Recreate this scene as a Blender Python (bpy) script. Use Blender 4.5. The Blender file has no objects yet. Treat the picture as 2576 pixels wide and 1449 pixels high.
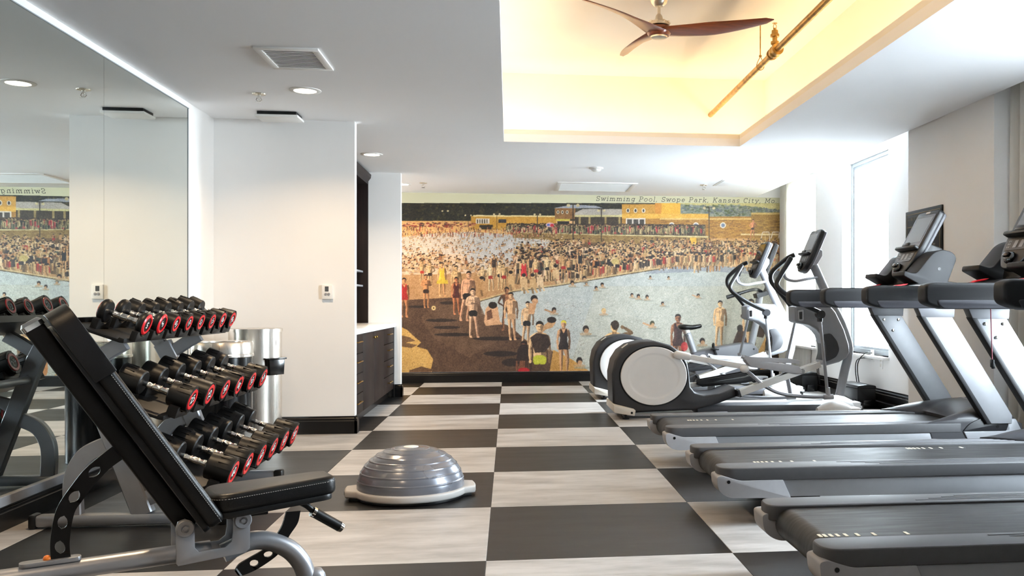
import bpy, bmesh, math, random
import numpy as np
from mathutils import Vector, Matrix, noise as mnoise
SC = bpy.context.scene
COL = SC.collection
PI = math.pi
random.seed(7)

# ------------------------------------------------------------------ camera
CAM_H, FPX, PX, PY, YAW = 1.15, 2300.0, 1552.72, 764.39, 0.117922
W_, H_ = 2576, 1449
cd = bpy.data.cameras.new('camera')
cam = bpy.data.objects.new('camera', cd)
COL.objects.link(cam)
cam.location = (0, 0, CAM_H)
cam.rotation_euler = (PI / 2, 0, -YAW)
cd.sensor_width = 36.0
cd.lens = 36.0 * FPX / W_
cd.shift_x = (W_ / 2 - PX) / W_
cd.shift_y = (PY - H_ / 2) / W_
cd.clip_start = 0.05
SC.camera = cam

# ------------------------------------------------------------------ world, exposure
wd = bpy.data.worlds.new('overcast_sky')
SC.world = wd
wd.use_nodes = True
bg = wd.node_tree.nodes['Background']
bg.inputs[0].default_value = (0.83, 0.915, 1.0, 1)
bg.inputs[1].default_value = 46.0
SC.view_settings.view_transform = 'Standard'
SC.view_settings.look = 'None'
SC.view_settings.gamma = 1.0
SC.view_settings.use_curve_mapping = False
SC.view_settings.exposure = 0.68
SC.cycles.max_bounces = 10
SC.cycles.diffuse_bounces = 6
SC.cycles.glossy_bounces = 5
SC.cycles.transmission_bounces = 6
SC.cycles.transparent_max_bounces = 12
SC.cycles.sample_clamp_indirect = 8.0
SC.cycles.use_denoising = True
SC.cycles.caustics_reflective = False
SC.cycles.caustics_refractive = False

ZC = 2.77            # ceiling height
XL, XP, XW = -2.56, 3.72, 4.13      # mirror wall, pier faces, window wall
YN, YF = -1.3, 13.56                # wall behind the camera, mural wall
# window openings on the right wall: (y0, y1)
WINS = [(9.6, 11.0), (12.0, 13.15), (3.7, 5.1)]
WZ0, WZ1 = 0.56, 2.89

def area(name, loc, rot, sx, sy, power, color=(1, 1, 1), shape='RECTANGLE', portal=False, spread=PI):
    l = bpy.data.lights.new(name, 'AREA')
    l.shape = shape
    l.size = sx
    if shape in ('RECTANGLE', 'ELLIPSE'):
        l.size_y = sy
    l.energy = power
    l.color = color
    l.spread = spread
    o = bpy.data.objects.new(name, l)
    o.location = loc
    o.rotation_euler = rot
    COL.objects.link(o)
    if portal:
        l.cycles.is_portal = True
    return o

for (a, b) in WINS:      # sampling portals in the window openings (they give no light of their own)
    area('window_portal', (XW + 0.27, (a + b) / 2, (WZ0 + WZ1) / 2), (0, PI / 2, 0), WZ1 - WZ0, b - a, 1, portal=True)

LED = (1.0, 0.72, 0.42)
TX0, TX1, TY0, TY1 = -0.05, 2.36, 4.25, 9.20      # opening of the ceiling tray
CG = 0.37                                         # width of the light cove behind its lip
ZU = 3.55                                         # upper ceiling of the tray
COVE_W = 4.9
area('cove_led', ((TX0 + TX1) / 2, TY1 + 0.12, 2.885), (PI, 0, 0), TX1 - TX0 + 0.4, 0.05, COVE_W, LED)
area('cove_led', ((TX0 + TX1) / 2, TY0 - 0.12, 2.885), (PI, 0, 0), TX1 - TX0 + 0.4, 0.05, COVE_W, LED)
area('cove_led', (TX0 - 0.12, (TY0 + TY1) / 2, 2.885), (PI, 0, 0), 0.05, TY1 - TY0 + 0.4, COVE_W * 1.8, LED)
area('cove_led', (TX1 + 0.12, (TY0 + TY1) / 2, 2.885), (PI, 0, 0), 0.05, TY1 - TY0 + 0.4, COVE_W * 1.8, LED)
WARM = (1.0, 0.73, 0.45)
DOWNLIGHTS = [(-1.535, 7.165), (-1.475, 10.145), (-1.43, 12.62), (-1.55, 4.3), (-1.55, 1.6)]
for (x, y) in DOWNLIGHTS:
    area('downlight_lamp', (x, y, ZC - 0.012), (0, 0, 0), 0.13, 0.13, 17, WARM, 'DISK', spread=2.4)

# ------------------------------------------------------------------ helpers
def ray(u, v):
    a = (u - PX) / FPX
    c, s = math.cos(YAW), math.sin(YAW)
    return Vector((a * c + s, -a * s + c, -(v - PY) / FPX))

def U(u, v, X=None, Y=None, Z=None):
    """point of the room seen at photo pixel (u, v) on the plane X=, Y= or Z="""
    d = ray(u, v)
    t = X / d.x if X is not None else Y / d.y if Y is not None else (Z - CAM_H) / d.z
    return Vector((0, 0, CAM_H)) + d * t

def prj(X, Y, Z):
    c, s = math.cos(YAW), math.sin(YAW)
    zc = X * s + Y * c
    return PX + FPX * (X * c - Y * s) / zc, PY - FPX * (Z - CAM_H) / zc

def lin(c):
    r = []
    for x in c[:3]:
        x /= 255.0
        r.append(x / 12.92 if x <= 0.04045 else ((x + 0.055) / 1.055) ** 2.4)
    return (r[0], r[1], r[2], 1)

def mat(name, rgb, rough=0.5, metal=0.0, var=0.0, scale=6.0, bump=0.0, bscale=40.0, coat=0.0, stretch=None, spec=None, var_rgb=None, rvar=0.0):
    m = bpy.data.materials.new(name)
    m.use_nodes = True
    nt = m.node_tree
    b = nt.nodes['Principled BSDF']
    b.inputs['Base Color'].default_value = lin(rgb)
    b.inputs['Roughness'].default_value = rough
    b.inputs['Metallic'].default_value = metal
    if coat:
        b.inputs['Coat Weight'].default_value = coat
        b.inputs['Coat Roughness'].default_value = 0.12
    if spec is not None:
        b.inputs['Specular IOR Level'].default_value = spec
    if var or bump or var_rgb or rvar:
        tc = nt.nodes.new('ShaderNodeTexCoord')
        mp = nt.nodes.new('ShaderNodeMapping')
        nt.links.new(tc.outputs['Object'], mp.inputs[0])
        if stretch:
            mp.inputs['Scale'].default_value = stretch
        if var or var_rgb or rvar:
            n = nt.nodes.new('ShaderNodeTexNoise')
            n.inputs['Scale'].default_value = scale
            n.inputs['Detail'].default_value = 5
            nt.links.new(mp.outputs[0], n.inputs[0])
            if var or var_rgb:
                mx = nt.nodes.new('ShaderNodeMix')
                mx.data_type = 'RGBA'
                c = Vector(lin(rgb)[:3])
                lo, hi = c * (1 - var), c * (1 + var)
                mx.inputs[6].default_value = (*lo, 1)
                mx.inputs[7].default_value = lin(var_rgb) if var_rgb else (*hi, 1)
                rp = nt.nodes.new('ShaderNodeMapRange')
                rp.inputs[1].default_value, rp.inputs[2].default_value = 0.3, 0.7
                nt.links.new(n.outputs[0], rp.inputs[0])
                nt.links.new(rp.outputs[0], mx.inputs[0])
                nt.links.new(mx.outputs[2], b.inputs['Base Color'])
            if rvar:
                r2 = nt.nodes.new('ShaderNodeMapRange')
                r2.inputs[1].default_value, r2.inputs[2].default_value = 0.3, 0.7
                r2.inputs[3].default_value, r2.inputs[4].default_value = rough - rvar, rough + rvar
                nt.links.new(n.outputs[0], r2.inputs[0])
                nt.links.new(r2.outputs[0], b.inputs['Roughness'])
        if bump:
            n2 = nt.nodes.new('ShaderNodeTexNoise')
            n2.inputs['Scale'].default_value = bscale
            n2.inputs['Detail'].default_value = 4
            nt.links.new(mp.outputs[0], n2.inputs[0])
            bp = nt.nodes.new('ShaderNodeBump')
            bp.inputs['Strength'].default_value = bump
            bp.inputs['Distance'].default_value = 0.002
            nt.links.new(n2.outputs[0], bp.inputs['Height'])
            nt.links.new(bp.outputs[0], b.inputs['Normal'])
    return m

def emat(name, rgb, strength):
    m = bpy.data.materials.new(name)
    m.use_nodes = True
    b = m.node_tree.nodes['Principled BSDF']
    b.inputs['Base Color'].default_value = (0.8, 0.8, 0.8, 1)
    b.inputs['Emission Color'].default_value = (*rgb, 1)
    b.inputs['Emission Strength'].default_value = strength
    return m

# --- shapes: all add to a bmesh
def add_mesh(bm, tmp, M=None):
    if M is not None:
        bmesh.ops.transform(tmp, matrix=M, verts=tmp.verts)
    vm = {}
    for v in tmp.verts:
        vm[v] = bm.verts.new(v.co)
    for f in tmp.faces:
        try:
            bm.faces.new([vm[v] for v in f.verts])
        except ValueError:
            pass
    tmp.free()

def box(bm, c, s, bev=0.0, M=None, seg=2):
    t = bmesh.new()
    bmesh.ops.create_cube(t, size=1)
    bmesh.ops.scale(t, vec=s, verts=t.verts)
    if bev:
        bmesh.ops.bevel(t, geom=list(t.edges), offset=bev, segments=seg, affect='EDGES', profile=0.5)
    bmesh.ops.translate(t, vec=c, verts=t.verts)
    add_mesh(bm, t, M)

def span(bm, x0, x1, y0, y1, z0, z1, bev=0.0, M=None, seg=2):
    box(bm, ((x0 + x1) / 2, (y0 + y1) / 2, (z0 + z1) / 2), (x1 - x0, y1 - y0, z1 - z0), bev, M, seg)

def prism(bm, pts, axis, t0, t1, bev=0.0, M=None, seg=2):
    """outline pts extruded along axis: 'y' -> pts (x,z); 'x' -> (y,z); 'z' -> (x,y)"""
    t = bmesh.new()
    def P(a, b, k):
        return (a, k, b) if axis == 'y' else (k, a, b) if axis == 'x' else (a, b, k)
    A = [t.verts.new(P(a, b, t0)) for a, b in pts]
    B = [t.verts.new(P(a, b, t1)) for a, b in pts]
    n = len(pts)
    f0 = t.faces.new(A)
    f1 = t.faces.new(B[::-1])
    for i in range(n):
        j = (i + 1) % n
        t.faces.new((A[i], B[i], B[j], A[j]))
    bmesh.ops.recalc_face_normals(t, faces=t.faces)
    if bev:
        ed = list(set(f0.edges) | set(f1.edges))
        bmesh.ops.bevel(t, geom=ed, offset=bev, segments=seg, affect='EDGES', profile=0.5, clamp_overlap=True)
    add_mesh(bm, t, M)

def rnd(pts, r, n=4):
    """round the corners of a closed outline; r: number or list"""
    out = []
    N = len(pts)
    for i in range(N):
        p, a, b = Vector(pts[i]), Vector(pts[i - 1]), Vector(pts[(i + 1) % N])
        rr = r[i] if isinstance(r, (list, tuple)) else r
        la, lb = (a - p).length, (b - p).length
        rr = min(rr, la * 0.48, lb * 0.48)
        if rr <= 1e-5:
            out.append(tuple(p))
            continue
        s, e = p + (a - p) / la * rr, p + (b - p) / lb * rr
        for k in range(n + 1):
            q = k / n
            out.append(tuple(s * (1 - q) ** 2 + p * 2 * q * (1 - q) + e * q * q))
    return out

def cr(pts, n=6, closed=False):
    """Catmull-Rom through the points"""
    P = [Vector(p) for p in pts]
    out = []
    N = len(P)
    for i in range(N if closed else N - 1):
        p0 = P[i - 1] if (closed or i > 0) else P[0] * 2 - P[1]
        p1, p2 = P[i], P[(i + 1) % N]
        p3 = P[(i + 2) % N] if (closed or i + 2 < N) else p2 * 2 - p1
        for k in range(n):
            t = k / n
            out.append(0.5 * ((2 * p1) + (p2 - p0) * t + (2 * p0 - 5 * p1 + 4 * p2 - p3) * t * t + (3 * p1 - p0 - 3 * p2 + p3) * t ** 3))
    if not closed:
        out.append(P[-1])
    return out

def sweep(bm, pts, sec, up=(0, 0, 1), cap=True, scales=None, closed=False):
    """section sec [(a,b)] swept on pts; a along side, b along up"""
    P = [Vector(p) for p in pts]
    n = len(P)
    up = Vector(up)
    rings = []
    prevb = None
    for i in range(n):
        if closed:
            t = P[(i + 1) % n] - P[i - 1]
        else:
            t = P[min(i + 1, n - 1)] - P[max(i - 1, 0)]
        t.normalize()
        b = (prevb if prevb is not None else up)
        side = t.cross(b)
        if side.length < 1e-4:
            side = t.cross(Vector((0.3, 1, 0.2)))
        side.normalize()
        b2 = side.cross(t).normalized()
        prevb = b2
        k = scales[i] if scales else 1.0
        rings.append([bm.verts.new(P[i] + side * a * k + b2 * b_ * k) for a, b_ in sec])
    m = len(sec)
    for i in range(n if closed else n - 1):
        A, B = rings[i], rings[(i + 1) % n]
        for j in range(m):
            k = (j + 1) % m
            bm.faces.new((A[j], A[k], B[k], B[j]))
    if cap and not closed:
        bm.faces.new(rings[0][::-1])
        bm.faces.new(rings[-1])

def circ(r, n=12, ry=None):
    return [(r * math.cos(2 * PI * k / n), (ry or r) * math.sin(2 * PI * k / n)) for k in range(n)]

def tube(bm, pts, r, n=12, sm=0, cap=True, closed=False, scales=None):
    if sm:
        pts = cr(pts, sm, closed)
    sweep(bm, pts, circ(r, n), cap=cap, closed=closed, scales=scales)

def lathe(bm, prof, c=(0, 0, 0), axis='z', n=24, cap=True, M=None, sx=1.0, sy=1.0):
    t = bmesh.new()
    rings = []
    for r, h in prof:
        ring = []
        for k in range(n):
            a = 2 * PI * k / n
            x, y = r * math.cos(a) * sx, r * math.sin(a) * sy
            p = (x, y, h) if axis == 'z' else (h, x, y) if axis == 'x' else (x, h, y)
            ring.append(t.verts.new(p))
        rings.append(ring)
    for A, B in zip(rings, rings[1:]):
        for k in range(n):
            j = (k + 1) % n
            t.faces.new((A[k], A[j], B[j], B[k]))
    if cap:
        t.faces.new(rings[0][::-1])
        t.faces.new(rings[-1])
    bmesh.ops.recalc_face_normals(t, faces=t.faces)
    bmesh.ops.translate(t, vec=c, verts=t.verts)
    add_mesh(bm, t, M)

def ball(bm, c, r, M=None, sx=1, sy=1, sz=1, seg=16):
    t = bmesh.new()
    bmesh.ops.create_uvsphere(t, u_segments=seg, v_segments=seg // 2, radius=r)
    bmesh.ops.scale(t, vec=(sx, sy, sz), verts=t.verts)
    bmesh.ops.translate(t, vec=c, verts=t.verts)
    add_mesh(bm, t, M)

def loft(bm, rings, closed=True, cap=True):
    R = [[bm.verts.new(p) for p in r] for r in rings]
    m = len(R[0])
    for A, B in zip(R, R[1:]):
        for j in range(m if closed else m - 1):
            k = (j + 1) % m
            bm.faces.new((A[j], A[k], B[k], B[j]))
    if cap and closed:
        bm.faces.new(R[0][::-1])
        bm.faces.new(R[-1])

def BM(fn=None, *a, **k):
    b = bmesh.new()
    if fn:
        fn(b, *a, **k)
    return b

def obj(name, bm, m, parent=None, label=None, smooth=35, kind=None):
    bmesh.ops.recalc_face_normals(bm, faces=bm.faces)
    me = bpy.data.meshes.new(name)
    bm.to_mesh(me)
    bm.free()
    for mm in (m if isinstance(m, (list, tuple)) else [m]):
        me.materials.append(mm)
    if smooth:
        me.polygons.foreach_set('use_smooth', [True] * len(me.polygons))
        me.set_sharp_from_angle(angle=math.radians(smooth))
    o = bpy.data.objects.new(name, me)
    COL.objects.link(o)
    if parent:
        o.parent = parent
    if label:
        o['label'] = label
    if kind:
        o['kind'] = kind
    return o

def tag(o, label, cat, group=None):
    o['label'] = label
    o['category'] = cat
    if group:
        o['group'] = group
    return o

def thing(name, label, cat, loc=(0, 0, 0), rot=(0, 0, 0), group=None):
    o = bpy.data.objects.new(name, None)
    o.empty_display_size = 0.1
    COL.objects.link(o)
    o.location = loc
    o.rotation_euler = rot
    return tag(o, label, cat, group)

KIDS = {}
def copy_tree(o, parent=None):
    c = o.copy()
    COL.objects.link(c)
    c.parent = parent
    for ch in list(o.children):
        copy_tree(ch, c)
    return c

def struct(name, bm, m, parent=None, smooth=0):
    return obj(name, bm, m, parent, smooth=smooth, kind=None if parent else 'structure')

def text_mesh(bm, s, size, M, depth=0.0, shear=0.0):
    cu = bpy.data.curves.new('t', 'FONT')
    cu.body = s
    cu.size = size
    cu.align_x = 'CENTER'
    cu.align_y = 'CENTER'
    cu.shear = shear
    cu.resolution_u = 3
    cu.extrude = depth
    ob = bpy.data.objects.new('t', cu)
    me = bpy.data.meshes.new_from_object(ob)
    t = bmesh.new()
    t.from_mesh(me)
    bpy.data.objects.remove(ob)
    bpy.data.curves.remove(cu)
    bpy.data.meshes.remove(me)
    add_mesh(bm, t, M)

def MT(x, y, z):
    return Matrix.Translation((x, y, z))

def MR(a, ax):
    return Matrix.Rotation(a, 4, ax)

# ------------------------------------------------------------------ materials
M = {}
M['wall'] = mat('painted_wall', (238, 236, 233), 0.55, var=0.012, scale=2, bump=0.08, bscale=180)
M['ceil'] = mat('ceiling_paint', (248, 248, 249), 0.7, var=0.012, scale=1.5, bump=0.06, bscale=150)
M['cove'] = mat('cove_paint', (244, 238, 226), 0.6, var=0.01, scale=2)
M['black_trim'] = mat('black_gloss_trim', (8, 7, 7), 0.3, var=0.15, scale=5, spec=0.35)
M['dark_floor_base'] = mat('floor_joint', (40, 36, 34), 0.7, var=0.1)
M['wood'] = mat('dark_stained_wood', (26, 15, 11), 0.5, var=0.35, scale=9, stretch=(3, 3, 0.35), spec=0.2)
M['wood_in'] = mat('cabinet_interior', (12, 9, 8), 0.45, var=0.2, scale=8, spec=0.25)
M['marble'] = mat('white_marble', (238, 236, 232), 0.2, var=0.03, scale=3, var_rgb=(214, 213, 212))
M['brass'] = mat('brass', (214, 170, 84), 0.25, 1.0, var=0.06)
M['chrome'] = mat('chrome', (226, 224, 220), 0.1, 1.0, var=0.02)
M['knurl'] = mat('knurled_chrome', (206, 200, 192), 0.27, 1.0, bump=0.5, bscale=700)
M['silver'] = mat('silver_powder_coat', (150, 151, 155), 0.36, 0.55, var=0.03, scale=20, bump=0.05, bscale=600)
M['steel'] = mat('brushed_steel', (214, 208, 200), 0.24, 1.0, var=0.05, scale=14, stretch=(1, 1, 0.04), rvar=0.06)
M['rubber'] = mat('black_rubber', (11, 10, 10), 0.42, var=0.15, scale=30, bump=0.06, bscale=300, spec=0.3)
M['leather'] = mat('black_vinyl', (9, 9, 10), 0.36, var=0.12, scale=25, bump=0.22, bscale=420, spec=0.35)
M['leather2'] = mat('black_vinyl_sleeve', (13, 13, 15), 0.42, var=0.12, scale=25, bump=0.25, bscale=420, spec=0.35)
M['stitch'] = mat('grey_thread', (150, 150, 150), 0.7, var=0.1)
M['black_metal'] = mat('black_steel', (9, 9, 10), 0.4, 0.2, var=0.12, scale=25, spec=0.35)
M['red'] = mat('red_rubber_ring', (205, 22, 32), 0.3, var=0.06, scale=20)
M['white'] = mat('white_plastic', (236, 234, 230), 0.4, var=0.02)
M['number'] = mat('white_print', (238, 238, 236), 0.5, var=0.02)
M['charcoal'] = mat('charcoal_plastic', (42, 42, 45), 0.5, var=0.05, scale=30, bump=0.08, bscale=500, spec=0.4)
M['dcharcoal'] = mat('dark_charcoal_plastic', (27, 27, 30), 0.4, var=0.05, scale=30, bump=0.06, bscale=500, spec=0.4)
M['midgrey'] = mat('mid_grey_plastic', (88, 88, 92), 0.45, var=0.04, scale=30, bump=0.05, bscale=500)
M['lightgrey'] = mat('light_grey_plastic', (158, 158, 161), 0.42, var=0.03, scale=30)
M['grip'] = mat('soft_dark_grey_plastic', (26, 26, 28), 0.55, spec=0.3, var=0.05, scale=30, bump=0.06, bscale=500)
M['gripband'] = mat('slate_grey_plastic', (62, 62, 68), 0.5, spec=0.35, var=0.04, scale=30)
M['grip2'] = mat('hood_grey_plastic', (50, 50, 53), 0.42, spec=0.4, var=0.04, scale=30, bump=0.05, bscale=500)
M['rail'] = mat('rail_grey_plastic', (76, 76, 78), 0.5, spec=0.3, var=0.04, scale=30, bump=0.05, bscale=500)
M['shroud'] = mat('shroud_grey_plastic', (118, 119, 123), 0.4, var=0.03, scale=20)
M['discgrey'] = mat('pale_grey_disc', (218, 217, 216), 0.45, var=0.02, scale=8)
M['alu'] = mat('silver_paint_light', (136, 137, 141), 0.46, 0.2, var=0.03, scale=20)
M['aluchan'] = mat('polished_aluminium', (206, 203, 198), 0.34, 0.45, var=0.04, scale=10, stretch=(0.1, 4, 4))
M['cream'] = mat('cream_plastic', (206, 200, 190), 0.45, var=0.03)
M['mark'] = mat('belt_print', (214, 206, 184), 0.7, var=0.04)
M['belt'] = mat('running_belt', (19, 19, 20), 0.52, var=0.12, scale=7, stretch=(0.6, 5, 1), bump=0.12, bscale=260, rvar=0.07)
M['roller'] = mat('rear_roller', (40, 32, 25), 0.3, 0.2, var=0.1)
M['blackgloss'] = mat('black_gloss_plastic', (12, 12, 13), 0.18, var=0.1)
M['blackplastic'] = mat('black_plastic', (10, 10, 11), 0.38, var=0.1, scale=20, spec=0.35)
M['screen'] = mat('switched_off_screen', (132, 136, 140), 0.12, var=0.02)
M['screen_dark'] = mat('dark_glass_screen', (18, 17, 16), 0.05, var=0.05)
M['bezel'] = mat('grey_bezel', (84, 86, 88), 0.25, var=0.03)
M['keypad'] = mat('keypad', (58, 58, 60), 0.35, var=0.08, scale=60)
M['keys'] = mat('keypad_keys', (150, 150, 152), 0.4, var=0.03)
M['cord'] = mat('crimson_cord', (150, 24, 60), 0.6, var=0.05)
M['bosu'] = mat('pearl_grey_vinyl', (118, 121, 130), 0.24, 0.45, var=0.06, scale=5, rvar=0.05)
M['platform'] = mat('grey_platform', (182, 180, 178), 0.45, var=0.03)
M['pipe'] = mat('galvanised_brass_pipe', (176, 138, 74), 0.34, 0.85, var=0.35, scale=18, bump=0.1, bscale=90)
M['fanwood'] = mat('walnut_blade', (112, 54, 22), 0.32, var=0.35, scale=10, stretch=(0.7, 8, 8), coat=0.2)
M['nickel'] = mat('warm_nickel', (206, 196, 178), 0.28, 0.9, var=0.03)
M['lens'] = emat('lit_downlight', (1.0, 0.86, 0.66), 14.0)
M['led'] = emat('led_tape', LED, 6.0)
M['frame'] = mat('window_aluminium', (150, 156, 160), 0.4, 0.4, var=0.03)
M['orange'] = mat('orange_plastic', (226, 120, 30), 0.4, var=0.03)
M['facade'] = mat('pale_render', (222, 224, 226), 0.8, var=0.03)
M['street'] = mat('pale_pavement', (240, 241, 243), 0.8, var=0.05)
M['shade'] = mat('facade_window', (150, 156, 162), 0.3, var=0.05)
M['plaque'] = mat('black_plaque', (16, 17, 17), 0.5, spec=0.25, var=0.08)
M['gold'] = mat('gold_line', (150, 128, 84), 0.4, 0.5, var=0.05)
M['dimgold'] = mat('dim_gilt_print', (74, 68, 54), 0.5, var=0.05)

def special_materials():
    m = bpy.data.materials.new('mirror_glass')
    m.use_nodes = True
    b = m.node_tree.nodes['Principled BSDF']
    b.inputs['Base Color'].default_value = (0.84, 0.89, 0.865, 1)
    b.inputs['Metallic'].default_value = 1.0
    b.inputs['Roughness'].default_value = 0.0
    M['mirror'] = m
    m = bpy.data.materials.new('window_glass')
    m.use_nodes = True
    nt = m.node_tree
    nt.nodes.remove(nt.nodes['Principled BSDF'])
    tr = nt.nodes.new('ShaderNodeBsdfTransparent')
    tr.inputs[0].default_value = (0.96, 0.98, 0.98, 1)
    gl = nt.nodes.new('ShaderNodeBsdfGlossy')
    gl.inputs['Roughness'].default_value = 0.02
    fr = nt.nodes.new('ShaderNodeFresnel')
    fr.inputs[0].default_value = 1.3
    mx = nt.nodes.new('ShaderNodeMixShader')
    ge = nt.nodes.new('ShaderNodeNewGeometry')
    inv = nt.nodes.new('ShaderNodeMath')
    inv.operation = 'SUBTRACT'
    inv.inputs[0].default_value = 1.0
    nt.links.new(ge.outputs['Backfacing'], inv.inputs[1])
    mu = nt.nodes.new('ShaderNodeMath')
    mu.operation = 'MULTIPLY'
    nt.links.new(fr.outputs[0], mu.inputs[0])
    nt.links.new(inv.outputs[0], mu.inputs[1])
    nt.links.new(mu.outputs[0], mx.inputs[0])
    nt.links.new(tr.outputs[0], mx.inputs[1])
    nt.links.new(gl.outputs[0], mx.inputs[2])
    nt.links.new(mx.outputs[0], nt.nodes['Material Output'].inputs[0])
    M['glass'] = m
    m = bpy.data.materials.new('sheer_curtain')
    m.use_nodes = True
    nt = m.node_tree
    nt.nodes.remove(nt.nodes['Principled BSDF'])
    df = nt.nodes.new('ShaderNodeBsdfDiffuse')
    df.inputs[0].default_value = lin((236, 233, 226))
    tl = nt.nodes.new('ShaderNodeBsdfTranslucent')
    tl.inputs[0].default_value = lin((242, 239, 232))
    wv = nt.nodes.new('ShaderNodeTexNoise')
    wv.inputs['Scale'].default_value = 300
    mr = nt.nodes.new('ShaderNodeMapRange')
    mr.inputs[3].default_value, mr.inputs[4].default_value = 0.3, 0.5
    nt.links.new(wv.outputs[0], mr.inputs[0])
    mx = nt.nodes.new('ShaderNodeMixShader')
    nt.links.new(mr.outputs[0], mx.inputs[0])
    nt.links.new(df.outputs[0], mx.inputs[1])
    nt.links.new(tl.outputs[0], mx.inputs[2])
    nt.links.new(mx.outputs[0], nt.nodes['Material Output'].inputs[0])
    M['curtain'] = m
    # floor tiles: cloudy stone look, shifted per tile
    for key, base, alt, scr in (('tile_light', (146, 142, 138), (184, 181, 178), (116, 108, 100)), ('tile_dark', (16, 15, 15), (28, 27, 26), (80, 78, 76))):
        m = bpy.data.materials.new(key)
        m.use_nodes = True
        nt = m.node_tree
        b = nt.nodes['Principled BSDF']
        tc = nt.nodes.new('ShaderNodeTexCoord')
        oi = nt.nodes.new('ShaderNodeObjectInfo')
        mul = nt.nodes.new('ShaderNodeVectorMath')
        mul.operation = 'MULTIPLY_ADD'
        comb = nt.nodes.new('ShaderNodeCombineXYZ')
        sc = nt.nodes.new('ShaderNodeMath')
        sc.operation = 'MULTIPLY'
        sc.inputs[1].default_value = 37.0
        nt.links.new(oi.outputs['Random'], sc.inputs[0])
        for i in range(3):
            nt.links.new(sc.outputs[0], comb.inputs[i])
        mul.inputs[1].default_value = (0.7, 2.6, 1)
        nt.links.new(tc.outputs['Object'], mul.inputs[0])
        nt.links.new(comb.outputs[0], mul.inputs[2])
        n1 = nt.nodes.new('ShaderNodeTexNoise')
        n1.inputs['Scale'].default_value = 2.4
        n1.inputs['Detail'].default_value = 8
        n1.inputs['Roughness'].default_value = 0.65
        nt.links.new(mul.outputs[0], n1.inputs[0])
        mr = nt.nodes.new('ShaderNodeMapRange')
        mr.inputs[1].default_value, mr.inputs[2].default_value = 0.36, 0.62
        nt.links.new(n1.outputs[0], mr.inputs[0])
        mx = nt.nodes.new('ShaderNodeMix')
        mx.data_type = 'RGBA'
        mx.inputs[6].default_value = lin(base)
        mx.inputs[7].default_value = lin(alt)
        nt.links.new(mr.outputs[0], mx.inputs[0])
        n2 = nt.nodes.new('ShaderNodeTexNoise')     # scuffs
        n2.inputs['Scale'].default_value = 9
        n2.inputs['Detail'].default_value = 10
        n2.inputs['Distortion'].default_value = 1.6
        nt.links.new(mul.outputs[0], n2.inputs[0])
        m3 = nt.nodes.new('ShaderNodeMapRange')
        m3.inputs[1].default_value, m3.inputs[2].default_value = 0.66, 0.80
        m3.inputs[4].default_value = 0.5
        nt.links.new(n2.outputs[0], m3.inputs[0])
        mx2 = nt.nodes.new('ShaderNodeMix')
        mx2.data_type = 'RGBA'
        mx2.inputs[7].default_value = lin(scr)
        nt.links.new(m3.outputs[0], mx2.inputs[0])
        nt.links.new(mx.outputs[2], mx2.inputs[6])
        nt.links.new(mx2.outputs[2], b.inputs['Base Color'])
        r = nt.nodes.new('ShaderNodeMapRange')
        r.inputs[3].default_value, r.inputs[4].default_value = 0.30, 0.46
        nt.links.new(n1.outputs[0], r.inputs[0])
        nt.links.new(r.outputs[0], b.inputs['Roughness'])
        b.inputs['Specular IOR Level'].default_value = 0.3
        M[key] = m
    # print: colour attribute on the mural mesh
    m = bpy.data.materials.new('mural_print')
    m.use_nodes = True
    nt = m.node_tree
    b = nt.nodes['Principled BSDF']
    at = nt.nodes.new('ShaderNodeAttribute')
    at.attribute_name = 'print'
    nt.links.new(at.outputs['Color'], b.inputs['Base Color'])
    b.inputs['Roughness'].default_value = 0.6
    M['print'] = m
special_materials()
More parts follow.
